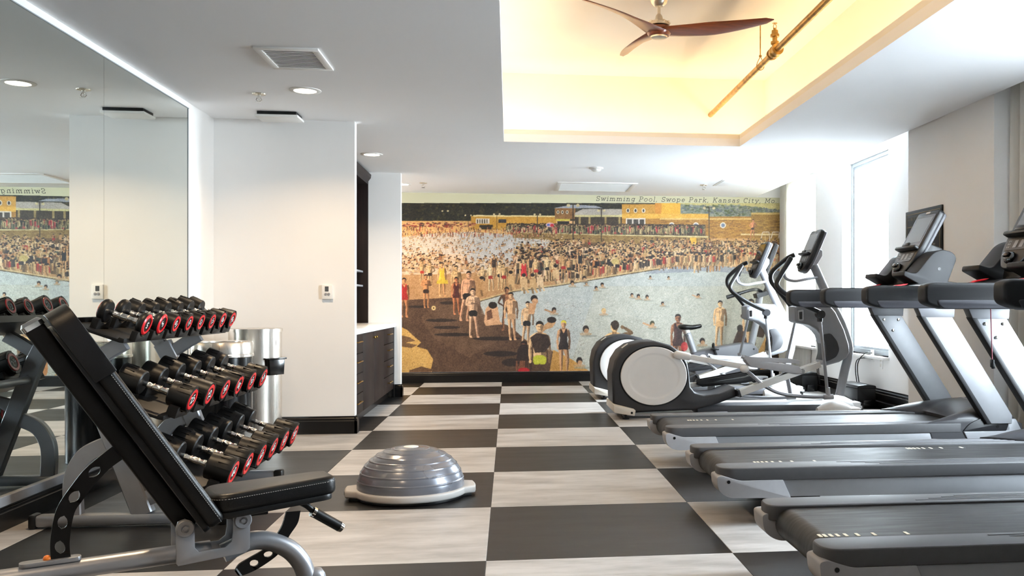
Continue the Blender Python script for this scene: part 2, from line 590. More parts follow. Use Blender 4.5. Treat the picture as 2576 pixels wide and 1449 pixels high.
# ------------------------------------------------------------------ room shell
def build_room():
    # floor and its checkered tiles
    b = BM()
    span(b, XL - 0.2, XW + 0.3, YN - 0.2, YF + 0.2, -0.06, -0.0045)
    fl = struct('floor', b, M['dark_floor_base'])
    TX, TW, TYo, TD = -0.1009, 1.12723, 12.8405, 1.0886
    x_lo, x_hi, y_lo, y_hi = XL, XW, YN, YF
    cache = {}
    for i in range(-3, 5):
        for j in range(-1, 14):
            x0, x1 = TX + i * TW, TX + (i + 1) * TW
            y1, y0 = TYo - j * TD, TYo - (j + 1) * TD
            x0, x1, y0, y1 = max(x0, x_lo), min(x1, x_hi), max(y0, y_lo), min(y1, y_hi)
            if x1 - x0 < 0.02 or y1 - y0 < 0.02:
                continue
            dark = (i + j) % 2 == 1
            key = (dark, round(x1 - x0, 3), round(y1 - y0, 3))
            if key not in cache:
                bb = BM()
                hx, hy, g, c = (x1 - x0) / 2 - 0.0007, (y1 - y0) / 2 - 0.0007, 0.0, 0.0012
                lo = [(-hx, -hy, -0.0045), (hx, -hy, -0.0045), (hx, hy, -0.0045), (-hx, hy, -0.0045)]
                hi = [(-hx, -hy, -c), (hx, -hy, -c), (hx, hy, -c), (-hx, hy, -c)]
                tp = [(-hx + c, -hy + c, 0), (hx - c, -hy + c, 0), (hx - c, hy - c, 0), (-hx + c, hy - c, 0)]
                loft(bb, [lo, hi, tp])
                o = obj('floor_tile', bb, M['tile_dark' if dark else 'tile_light'], fl, smooth=0)
                cache[key] = o.data
            else:
                o = bpy.data.objects.new('floor_tile', cache[key])
                COL.objects.link(o)
                o.parent = fl
            o.location = ((x0 + x1) / 2, (y0 + y1) / 2, 0)
    # ceiling slab with the tray opening
    b = BM()
    cx0, cx1, cy0, cy1 = TX0 - CG, TX1 + CG, TY0 - CG, TY1 + CG
    zt = 3.05
    span(b, XL - 0.2, XP, YN - 0.2, TY0, ZC, ZC + 0.08)
    span(b, XL - 0.2, XP, TY1, YF + 0.2, ZC, ZC + 0.08)
    span(b, XL - 0.2, TX0, TY0, TY1, ZC, ZC + 0.08)
    span(b, TX1, XP, TY0, TY1, ZC, ZC + 0.08)
    span(b, XP - 0.02, XP, YN - 0.2, YF + 0.2, ZC + 0.08, zt)           # curtain pocket side
    span(b, XP - 0.02, XW + 0.3, YN - 0.2, YF + 0.2, zt, zt + 0.08)     # curtain pocket top
    struct('ceiling', b, M['ceil'])
    b = BM()
    t = 0.03                                                           # lip that hides the light tape
    span(b, TX0 - t, TX1 + t, TY1, TY1 + t, ZC + 0.08, 2.895)
    span(b, TX0 - t, TX1 + t, TY0 - t, TY0, ZC + 0.08, 2.895)
    span(b, TX0 - t, TX0, TY0, TY1, ZC + 0.08, 2.895)
    span(b, TX1, TX1 + t, TY0, TY1, ZC + 0.08, 2.895)
    struct('trim_1', b, M['cove'])
    b = BM()
    span(b, cx0 - 0.05, cx0, cy0 - 0.05, cy1 + 0.05, ZC + 0.08, ZU)
    span(b, cx1, cx1 + 0.05, cy0 - 0.05, cy1 + 0.05, ZC + 0.08, ZU)
    span(b, cx0, cx1, cy0 - 0.05, cy0, ZC + 0.08, ZU)
    span(b, cx0, cx1, cy1, cy1 + 0.05, ZC + 0.08, ZU)
    span(b, cx0 - 0.05, cx1 + 0.05, cy0 - 0.05, cy1 + 0.05, ZU, ZU + 0.06)
    struct('trim_2', b, M['cove'])
    b = BM()
    for (x0, x1, y0, y1) in ((TX0 - 0.1, TX1 + 0.1, TY1 + 0.10, TY1 + 0.13), (TX0 - 0.1, TX1 + 0.1, TY0 - 0.13, TY0 - 0.10),
                             (TX0 - 0.13, TX0 - 0.10, TY0 - 0.1, TY1 + 0.1), (TX1 + 0.10, TX1 + 0.13, TY0 - 0.1, TY1 + 0.1)):
        span(b, x0, x1, y0, y1, 2.85, 2.862)
    struct('trim_3', b, M['led'])
    # walls
    b = BM(); span(b, XL - 0.2, XW + 0.3, YF, YF + 0.2, -0.05, 3.1); struct('wall_back', b, M['wall'])
    b = BM(); span(b, XL - 0.2, XW + 0.3, YN - 0.2, YN, -0.05, 3.1); struct('wall_front', b, M['wall'])
    b = BM(); span(b, XL - 0.2, XL, YN, YF, -0.05, 3.1); struct('wall_left', b, M['wall'])
    b = BM(); span(b, XL, -1.36, 8.34, 8.44, 0, ZC); struct('wall_pier', b, M['wall'])
    b = BM(); span(b, XL, -1.33, 11.56, 11.66, 0, ZC); struct('wall_alcove', b, M['wall'])
    b = BM()
    span(b, XP + 0.012, XW, 7.43, 8.22, 0, ZC + 0.28)
    span(b, XP - 0.005, XW, 6.66, 7.43, 0, ZC + 0.28)
    struct('wall_column', b, M['wall'])
    b = BM()                                       # window wall
    x0, x1 = XW, XW + 0.28
    ys = sorted(WINS)
    edges = [YN - 0.2]
    for a, c in ys:
        edges += [a, c]
    edges.append(YF + 0.2)
    for k in range(0, len(edges), 2):
        span(b, x0, x1, edges[k], edges[k + 1], -0.05, 3.1)
    for a, c in ys:
        span(b, x0, x1, a, c, -0.05, WZ0)
        span(b, x0, x1, a, c, WZ1, 3.1)
    struct('wall_right', b, M['wall'])
    # baseboards: black, with a moulded cap
    def bb(name, pts2, h=0.15):
        b = BM()
        for (p, q, n) in pts2:          # run p->q, n = outward normal
            p, q, n = Vector((*p, 0)), Vector((*q, 0)), Vector((*n, 0))
            sec = [(0, 0), (0.022, 0), (0.022, h * 0.72), (0.016, h * 0.76), (0.016, h * 0.86), (0.010, h * 0.92), (0.008, h), (0, h)]
            loft(b, [[p + n * s + Vector((0, 0, z)) for s, z in sec], [q + n * s + Vector((0, 0, z)) for s, z in sec]])
        struct(name, b, M['black_trim'])
    bb('baseboard_back', [((-2.5, YF), (XW, YF), (0, -1))])
    bb('baseboard_left', [((XL, YN), (XL, 8.34), (1, 0))], 0.122)
    bb('baseboard_pier', [((XL + 0.03, 8.34), (-1.338, 8.34), (0, -1)), ((-1.36, 8.318), (-1.36, 8.44), (1, 0))], 0.155)
    bb('baseboard_alcove', [((-1.40, 11.56), (-1.308, 11.56), (0, -1)), ((-1.33, 11.538), (-1.33, 11.66), (1, 0))], 0.155)
    bb('baseboard_right', [((XW, YN), (XW, 6.66), (-1, 0)), ((XW, 8.22), (XW, YF), (-1, 0))], 0.2)
    bb('baseboard_column', [((XP - 0.005, 6.66), (XP - 0.005, 7.43), (-1, 0)), ((XP + 0.012, 7.43), (XP + 0.012, 8.22), (-1, 0)), ((XP + 0.012, 8.22), (XW, 8.22), (0, 1))], 0.15)
    b = BM()
    span(b, XW - 0.085, XW - 0.024, 8.3, 13.4, 0.0, 0.075, 0.006)
    struct('trim_4', b, M['black_trim'])            # low black ledge in front of the window wall
    # windows: frame, glass, sill
    for k, (a, c) in enumerate(WINS):
        b = BM()
        f = 0.05
        xa, xb = XW + 0.12, XW + 0.18
        span(b, xa, xb, a, a + f, WZ0, WZ1, 0.004)
        span(b, xa, xb, c - f, c, WZ0, WZ1, 0.004)
        span(b, xa, xb, a + f, c - f, WZ1 - f, WZ1, 0.004)
        span(b, xa, xb, a + f, c - f, WZ0, WZ0 + f, 0.004)
        w = struct('window_%d' % (k + 1), b, M['frame'])
        b = BM()
        g = 0.028
        span(b, xa + 0.012, xb - 0.02, a + f, a + f + g, WZ0 + f, WZ1 - f)
        span(b, xa + 0.012, xb - 0.02, c - f - g, c - f, WZ0 + f, WZ1 - f)
        span(b, xa + 0.012, xb - 0.02, a + f + g, c - f - g, WZ1 - f - g, WZ1 - f)
        span(b, xa + 0.012, xb - 0.02, a + f + g, c - f - g, WZ0 + f, WZ0 + f + g)
        obj('sash', b, M['frame'], w, smooth=0)
        b = BM()
        span(b, xa + 0.022, xa + 0.028, a + f + g, c - f - g, WZ0 + f + g, WZ1 - f - g)
        obj('pane', b, M['glass'], w, smooth=0)
        b = BM()
        span(b, XW - 0.07, XW + 0.12, a - 0.03, c + 0.03, WZ0 - 0.03, WZ0, 0.004)
        obj('window_sill', b, M['white'], w, smooth=30)
    # mirror wall: four panels over a white ledge
    mz0, mz1 = 0.175, 2.715
    edges = [7.67, 6.143, 4.616, 3.089, 1.562, 0.035, YN + 0.02]
    for k in range(6):
        b = BM()
        span(b, XL, XL + 0.008, edges[k + 1] + 0.0012, edges[k] - 0.0012, mz0, mz1)
        o = obj('mirror_panel', b, M['mirror'], smooth=0)
        tag(o, ['tall mirror panel at far end of mirror wall, beside the white pier',
                'wall mirror panel behind the dumbbell rack, left of the seam',
                'wall mirror panel beside the bench, third from the white pier',
                'wall mirror panel level with camera, fourth from the white pier',
                'wall mirror panel behind camera, fifth from the white pier',
                'narrow wall mirror panel in the corner behind the camera'][k], 'mirror', 'mirror panels on the left wall')
    b = BM()
    span(b, XL, XL + 0.012, YN, 7.69, mz1, mz1 + 0.006)
    span(b, XL, XL + 0.012, 7.671, 7.676, mz0, mz1)
    struct('trim_5', b, M['frame'])
    b = BM()
    span(b, XL, XL + 0.026, YN, 7.69, 0.124, mz0, 0.003)
    struct('trim_6', b, M['alu'])
build_room()

def outside():
    b = BM(); span(b, XW + 0.6, 40, -30, 60, -4.1, -4.0)
    o = struct('floor_outside', b, M['street'])
    t = thing('building', 'pale building across the street, washed out beyond the windows', 'building', (17, 41, -4))
    b = BM()
    span(b, 0, 8, -7, 7, 0, 11.5)
    obj('facade', b, M['facade'], t, smooth=0)
    for y in np.arange(-5.5, 6, 2.75):
        for z in (1.2, 4.6, 8.0):
            b = BM()
            span(b, -0.03, 0.02, y - 0.55, y - 0.04, z, z + 1.7)
            span(b, -0.03, 0.02, y + 0.04, y + 0.55, z, z + 1.7)
            obj('facade_window', b, M['shade'], t, smooth=0)
outside()

def curtain(name, label, x, y0, y1, z0, z1, waves, amp, flare=0.0):
    b = BM()
    n = waves * 10
    rings = []
    for zi, z in enumerate(np.linspace(z0, z1, 9)):
        f = 1 - (z - z0) / (z1 - z0)
        fr, bk = [], []
        for k in range(n + 1):
            q = k / n
            yy = y0 + (y1 - y0) * q + flare * f * (q)
            a = amp * (0.75 + 0.35 * f) * (1 + 0.25 * math.sin(3.1 * k / 10 + 1.3))
            xx = x + a * math.sin(2 * PI * q * waves + 0.6 * math.sin(2.2 * f + k * 0.07))
            fr.append((xx - 0.002, yy, z))
            bk.append((xx + 0.002, yy, z))
        rings.append(fr + bk[::-1])
    loft(b, rings)
    o = obj(name, b, M['curtain'], smooth=80)
    return tag(o, label, 'curtain', 'sheer curtains at the windows')
curtain('curtain', 'cream sheer curtain hanging at right edge of picture beside the column', 3.86, 5.95, 6.62, 0.03, 3.04, 6, 0.045, 0.02)
curtain('curtain', 'sheer curtain in the far corner next to the mural', 4.093, 12.15, 13.5, 0.03, 3.04, 12, 0.02)

# ------------------------------------------------------------------ ceiling fittings
def fittings():
    labs = ['lit recessed downlight between ceiling vent and white pier', 'lit recessed downlight in front of the cabinet alcove',
            'lit recessed downlight at far left beside the mural', 'lit recessed downlight above the dumbbell bench', 'lit recessed downlight at left behind the camera']
    first = None
    for (x, y), lab in zip(DOWNLIGHTS, labs):
        if first is None:
            t = thing('downlight', lab, 'ceiling light', (x, y, ZC), group='recessed downlights')
            b = BM()
            lathe(b, [(0.082, -0.002), (0.118, 0.0), (0.118, -0.004), (0.11, -0.008), (0.084, -0.008), (0.08, -0.004)], n=32, cap=False)
            obj('trim_ring', b, M['white'], t)
            b = BM()
            lathe(b, [(0.0815, -0.003), (0.0815, -0.006)], n=32)
            obj('lens', b, M['lens'], t)
            first = t
        else:
            t = copy_tree(first)
            t.location = (x, y, ZC)
            t['label'] = lab
    # supply grille
    t = thing('ceiling_vent', 'square white louvred vent in the ceiling above the rack', 'vent', (-1.40, 6.235, ZC))
    b = BM()
    hx, hy, w = 0.2, 0.265, 0.045
    span(b, -hx, hx, hy - w, hy, -0.014, 0, 0.003); span(b, -hx, hx, -hy, -hy + w, -0.014, 0, 0.003)
    span(b, -hx, -hx + w, -hy + w, hy - w, -0.014, 0, 0.003); span(b, hx - w, hx, -hy + w, hy - w, -0.014, 0, 0.003)
    obj('frame', b, M['white'], t)
    b = BM(); span(b, -hx + w, hx - w, -hy + w, hy - w, -0.002, 0); obj('backing', b, M['bezel'], t, smooth=0)
    for k in range(13):
        y = -hy + w + 0.012 + k * (2 * (hy - w) - 0.024) / 12
        b = BM(); box(b, (0, 0, 0), (2 * (hx - w), 0.024, 0.0025), M=MT(0, y, -0.009) @ MR(0.12, 'X'))
        obj('louvre', b, M['white'], t, smooth=0)
    # return grille
    t = thing('return_grille', 'long flat return air grille in the ceiling near the mural', 'vent', (1.18, 12.6, ZC))
    b = BM()
    hx, hy, w = 0.54, 0.47, 0.06
    for a in ((-hx, hx, hy - w, hy), (-hx, hx, -hy, -hy + w), (-hx, -hx + w, -hy + w, hy - w), (hx - w, hx, -hy + w, hy - w)):
        span(b, *a, -0.012, 0, 0.003)
    obj('frame', b, M['white'], t)
    b = BM()
    for k in range(40):
        y = -hy + w + 0.01 + k * (2 * (hy - w) - 0.02) / 39
        box(b, (0, 0, 0), (2 * (hx - w), 0.022, 0.002), M=MT(0, y, -0.007) @ MR(0.2, 'X'))
    obj('louvre_bank', b, M['white'], t, smooth=0, kind='stuff')
    t = thing('access_panel', 'faint white ceiling panel near the window bay', 'panel', (3.02, 11.98, ZC))
    b = BM(); span(b, -0.25, 0.25, -0.3, 0.3, -0.006, 0, 0.002); obj('panel', b, M['white'], t)
    b = BM(); span(b, -0.22, 0.22, -0.27, 0.27, -0.009, -0.005, 0.002); obj('door', b, M['ceil'], t)
    # hanging diffuser panel by the pier
    t = thing('speaker_panel', 'thin white panel with a black gap under ceiling, near the pier', 'panel', (-1.94, 8.08, ZC))
    b = BM(); span(b, -0.16, 0.16, -0.11, 0.11, -0.03, 0, 0.004); obj('housing', b, M['blackplastic'], t)
    b = BM(); span(b, -0.175, 0.175, -0.125, 0.125, -0.05, -0.028, 0.006); obj('face', b, M['white'], t)
    # sprinklers
    first = None
    for (x, y, lab) in ((-1.915, 7.33, 'chrome fire sprinkler hanging between pier panel and ceiling vent'), (-1.138, 12.46, 'small fire sprinkler in the ceiling at left of the mural'), (2.632, 12.22, 'small fire sprinkler in the ceiling at right of the mural')):
        if first is None:
            t = thing('fire_sprinkler', lab, 'sprinkler', (x, y, ZC), group='pendent sprinklers')
            b = BM(); lathe(b, [(0.052, 0), (0.05, -0.006), (0.03, -0.012), (0.012, -0.012)], n=24); obj('escutcheon', b, M['nickel'], t)
            b = BM(); lathe(b, [(0.014, -0.010), (0.014, -0.03), (0.008, -0.032)], n=12)
            tube(b, [(0.013, 0, -0.03), (0.022, 0, -0.045), (0.004, 0, -0.062)], 0.003, 6)
            tube(b, [(-0.013, 0, -0.03), (-0.022, 0, -0.045), (-0.004, 0, -0.062)], 0.003, 6)
            tube(b, [(0, 0, -0.03), (0, 0, -0.06)], 0.003, 6)
            obj('body', b, M['chrome'], t)
            b = BM(); lathe(b, [(0.004, -0.060), (0.026, -0.064), (0.026, -0.066), (0.004, -0.066)], n=16); obj('deflector', b, M['chrome'], t)
            first = t
        else:
            t = copy_tree(first); t.location = (x, y, ZC); t['label'] = lab
    t = thing('smoke_detector', 'round white smoke detector in the ceiling before the mural', 'smoke detector', (1.03, 10.84, ZC))
    b = BM(); lathe(b, [(0.085, 0), (0.085, -0.012), (0.07, -0.018)], n=32); obj('base', b, M['white'], t)
    b = BM(); lathe(b, [(0.06, -0.016), (0.055, -0.034), (0.035, -0.045), (0.0, -0.046)], n=32, cap=False); obj('dome', b, M['white'], t)
    # thermostat
    t = thing('thermostat', 'white thermostat with small display on the white pier', 'thermostat', (-1.593, 8.34, 1.254))
    b = BM(); span(b, -0.046, 0.046, -0.024, 0, -0.063, 0.063, 0.005); obj('case', b, M['white'], t)
    b = BM(); span(b, -0.02, 0.012, -0.0255, -0.02, 0.005, 0.05); obj('display', b, M['bezel'], t, smooth=0)
    b = BM(); lathe(b, [(0.012, -0.022), (0.012, -0.028), (0.009, -0.029)], c=(-0.012, 0, -0.018), axis='y', n=16); lathe(b, [(0.012, -0.022), (0.012, -0.028), (0.009, -0.029)], c=(0.014, 0, -0.018), axis='y', n=16)
    obj('buttons', b, M['keys'], t)
fittings()

def fan():
    t = thing('ceiling_fan', 'ceiling fan with three walnut blades in the lit tray', 'fan', (1.155, 7.0, ZU))
    z0 = 3.27 - ZU
    b = BM(); lathe(b, [(0.075, 0), (0.075, -0.02), (0.06, -0.07), (0.034, -0.095), (0.02, -0.097)], n=28); obj('canopy', b, M['nickel'], t)
    b = BM(); lathe(b, [(0.0125, -0.09), (0.0125, z0 + 0.10)], n=14); obj('downrod', b, M['nickel'], t)
    b = BM(); lathe(b, [(0.016, z0 + 0.125), (0.026, z0 + 0.11), (0.032, z0 + 0.08), (0.06, z0 + 0.066), (0.082, z0 + 0.06), (0.084, z0 + 0.034), (0.07, z0 + 0.028), (0.04, z0 + 0.02)], n=32)
    for k in range(10):
        a = 2 * PI * k / 10
        box(b, (0, 0, 0), (0.012, 0.014, 0.014), 0.002, MR(a, 'Z') @ MT(0.084, 0, z0 + 0.056))
    obj('motor', b, M['nickel'], t)
    for ang in (-18, 102, 222):
        b = BM()
        rings = []
        for q in np.linspace(0, 1, 16):
            r = 0.02 + 0.86 * q
            w = 0.13 * (1 - q) ** 0.8 + 0.06 + 0.03 * math.sin(PI * q)
            if q > 0.93:
                w *= max(0.12, 1 - ((q - 0.93) / 0.07) ** 2 * 0.9)
            th = 0.03 * (1 - q) ** 1.5 + 0.008
            pitch = -0.05 - 0.34 * min(1, q * 2.2) * (1 - 0.35 * q)
            off = 0.05 * math.sin(PI * q) - 0.01
            zc = z0 - 0.012 + 0.04 * q ** 1.3
            ring = []
            for a in np.linspace(0, 2 * PI, 14, endpoint=False):
                yy, zz = 0.5 * w * math.cos(a), 0.5 * th * math.sin(a)
                ring.append((r, off + yy * math.cos(pitch) - zz * math.sin(pitch), zc + yy * math.sin(pitch) + zz * math.cos(pitch)))
            rings.append(ring)
        loft(b, rings)
        bmesh.ops.transform(b, matrix=MR(math.radians(ang), 'Z'), verts=b.verts)
        obj('blade', b, M['fanwood'], t, smooth=60)
    b = BM(); lathe(b, [(0.09, z0 + 0.02), (0.098, z0 - 0.005), (0.09, z0 - 0.03), (0.078, z0 - 0.045), (0.06, z0 - 0.05)], n=32); obj('hub', b, M['fanwood'], t)
    b = BM(); lathe(b, [(0.066, z0 - 0.048), (0.064, z0 - 0.058), (0.05, z0 - 0.062), (0.0, z0 - 0.060)], n=32, cap=False); obj('bottom_cap', b, M['nickel'], t)
    # fire main that crosses the tray
    X, Z = 2.135, 3.17
    t = thing('sprinkler_pipe', 'brass coloured sprinkler pipe crossing the lit ceiling tray', 'pipe', (X, 7.0, Z))
    b = BM(); tube(b, [(0, -3.1, 0.05), (0, 0, 0.02), (0, 2.57, -0.005)], 0.026, 16); obj('pipe', b, M['pipe'], t)
    b = BM(); tube(b, [(0, 0.12, 0.018), (0, 0.26, 0.017)], 0.042, 16); tube(b, [(0, 0.10, 0.018), (0, 0.13, 0.018)], 0.047, 16); tube(b, [(0, 0.25, 0.017), (0, 0.28, 0.017)], 0.047, 16)
    ball(b, (0, 0.19, 0.018), 0.05)
    obj('tee', b, M['pipe'], t)
    b = BM(); lathe(b, [(0.024, 0.03), (0.024, 0.075), (0.033, 0.08), (0.033, 0.10), (0.02, 0.105), (0.02, 0.135), (0.036, 0.138), (0.036, 0.158), (0.027, 0.165), (0.026, 0.19), (0.012, 0.195), (0.01, 0.21)], c=(0, 0.19, 0), n=18)
    tube(b, [(0.01, 0.19, 0.20), (0.013, 0.19, 0.225), (0.003, 0.19, 0.245)], 0.003, 6); tube(b, [(-0.01, 0.19, 0.20), (-0.013, 0.19, 0.225), (-0.003, 0.19, 0.245)], 0.003, 6)
    lathe(b, [(0.02, 0.245), (0.02, 0.249)], c=(0, 0.19, 0), n=14)
    obj('sprinkler_head', b, M['pipe'], t)
    b = BM(); tube(b, [(0, 0.62, 0.1), (0, 0.62, ZU - Z)], 0.005, 8); lathe(b, [(0.012, 0.09), (0.012, 0.105)], c=(0, 0.62, 0), n=10)
    tube(b, [(0.002, 0.62, 0.092), (0.03, 0.62, 0.03), (0.028, 0.62, -0.005), (0, 0.62, -0.022), (-0.028, 0.62, -0.005), (-0.03, 0.62, 0.03), (-0.002, 0.62, 0.092)], 0.0035, 6, sm=4)
    obj('hanger', b, M['pipe'], t)
fan()

# ------------------------------------------------------------------ cabinet alcove
def cabinets():
    y0, y1 = 8.45, 11.55
    xb, xf = -1.97, -1.41                  # base units
    t = thing('base_cabinet', 'dark wood base cabinet with brass handles in the alcove', 'cabinet', (xb, (y0 + y1) / 2, 0))
    L = lambda y: y - (y0 + y1) / 2
    D = xf - xb
    b = BM(); span(b, 0, D - 0.02, L(y0), L(y1), 0.1, 0.865); obj('body', b, M['wood'], t, smooth=0)
    b = BM(); span(b, 0.0, D - 0.07, L(y0), L(y1), 0.0, 0.1); obj('toe_kick', b, M['black_trim'], t, smooth=0)
    b = BM(); span(b, D - 0.02, D + 0.004, L(y1) - 0.07, L(y1), 0.0, 0.865); obj('end_stile', b, M['black_trim'], t, smooth=0)
    def handle(p, y, z, w, par):
        bb = BM()
        tube(bb, [(D + 0.03, y - w / 2, z), (D + 0.03, y + w / 2, z)], 0.006, 8)
        tube(bb, [(D - 0.005, y - w / 2 + 0.015, z), (D + 0.03, y - w / 2 + 0.015, z)], 0.005, 8)
        tube(bb, [(D - 0.005, y + w / 2 - 0.015, z), (D + 0.03, y + w / 2 - 0.015, z)], 0.005, 8)
        obj('handle', bb, M['brass'], par)
    def drawer(ya, yb, za, zb, hy=None):
        bb = BM(); span(bb, D - 0.02, D, L(ya) + 0.003, L(yb) - 0.003, za + 0.003, zb - 0.003, 0.002)
        o = obj('drawer', bb, M['wood'], t)
        handle(o, L((ya + yb) / 2), zb - 0.07 if zb - za > 0.22 else (za + zb) / 2 + 0.02, min(0.28, (yb - ya) * 0.45), o)
    zs = [0.105, 0.30, 0.49, 0.68, 0.862]
    for k in range(4):
        drawer(y0, 9.13, zs[k], zs[k + 1])
        drawer(10.62, y1 - 0.07, zs[k], zs[k + 1])
    for ya, yb, hy in ((9.13, 9.87, 9.80), (9.87, 10.62, 9.94)):
        bb = BM(); span(bb, D - 0.02, D, L(ya) + 0.003, L(yb) - 0.003, 0.108, 0.859, 0.002)
        o = obj('door', bb, M['wood'], t)
        bb = BM(); lathe(bb, [(0.006, D - 0.002), (0.006, D + 0.012), (0.014, D + 0.016), (0.014, D + 0.024), (0.008, D + 0.028)], c=(0, L(hy), 0.80), axis='x', n=14)
        obj('knob', bb, M['brass'], o)
    b = BM(); span(b, xb - 0.02, -1.385, y0, y1, 0.866, 0.915, 0.004)
    tag(obj('countertop', b, M['marble']), 'white marble countertop lying on the dark base cabinet', 'countertop')
    # tall open upper unit
    xu0, xu = -2.25, -1.72
    t = thing('shelf_unit', 'tall dark open shelf unit standing on the marble countertop', 'shelves', (xu0, (y0 + y1) / 2, 0.916))
    D2, h = xu - xu0, ZC - 0.03 - 0.916
    b = BM(); span(b, 0, 0.02, L(y0), L(y1), 0, h); obj('back_panel', b, M['wood_in'], t, smooth=0)
    for yy in (y0, 9.46, 10.49, y1):
        w = 0.03
        a = max(L(yy) - w, L(y0)); c = min(L(yy) + w, L(y1))
        b = BM(); span(b, 0.02, D2, a, c, 0, h - 0.12, 0.003); obj('side_panel', b, M['wood'], t)
    for k in range(3):
        ya, yb = (y0, 9.46, 10.49)[k] + 0.03, (9.46, 10.49, y1)[k] - 0.03
        for z in (1.36 - 0.916, 1.535 - 0.916, 2.1 - 0.916):
            if z > 1.0 and k == 2:
                continue
            b = BM(); span(b, 0.02, D2 - 0.06, L(ya), L(yb), z, z + 0.022, 0.002); obj('shelf', b, M['alu'] if z < 1 else M['wood'], t)
    b = BM()
    prism(b, [(0, h - 0.12), (D2, h - 0.12), (D2, h - 0.08), (D2 + 0.03, h - 0.04), (D2 + 0.035, h), (0, h)], 'y', L(y0), L(y1))
    obj('crown', b, M['wood'], t, smooth=20)
cabinets()

# ------------------------------------------------------------------ bins
def bins():
    t = thing('waste_bin', 'black round waste bin with a shiny steel rim behind the rack', 'bin', (-2.12, 7.1, 0))
    b = BM(); lathe(b, [(0.205, 0), (0.214, 0.006), (0.214, 0.76)], n=48); obj('body', b, M['blackgloss'], t)
    b = BM(); lathe(b, [(0.216, 0.755), (0.222, 0.76), (0.222, 0.775), (0.217, 0.78), (0.217, 0.862), (0.21, 0.872), (0.15, 0.866), (0.14, 0.80)], n=48); obj('steel_rim', b, M['steel'], t)
    t = thing('wipes_bin', 'tall brushed steel bin with a black flap beside the pier', 'bin', (-2.085, 7.87, 0))
    b = BM(); lathe(b, [(0.2, 0), (0.208, 0.006), (0.208, 0.925)], n=48); obj('body', b, M['steel'], t)
    b = BM(); lathe(b, [(0.213, 0.92), (0.213, 0.945), (0.2, 0.95), (0.06, 0.952)], n=48); obj('lid', b, M['steel'], t)
    a = math.radians(-32)
    Mx = MR(a, 'Z')
    b = BM(); prism(b, [(-0.075, -0.07), (0.075, -0.07), (0.085, 0.06), (-0.085, 0.06)], 'x', 0.195, 0.245, 0.008, Mx @ MT(0, 0, 0.64)); span(b, 0.2, 0.255, -0.095, 0.095, 0.695, 0.71, 0.004, Mx)
    obj('flap', b, M['blackgloss'], t)
    b = BM(); span(b, 0.2075, 0.2095, -0.02, 0.02, 0.80, 0.86, 0, MR(math.radians(-20), 'Z')); obj('sticker', b, M['white'], t, smooth=0)
bins()

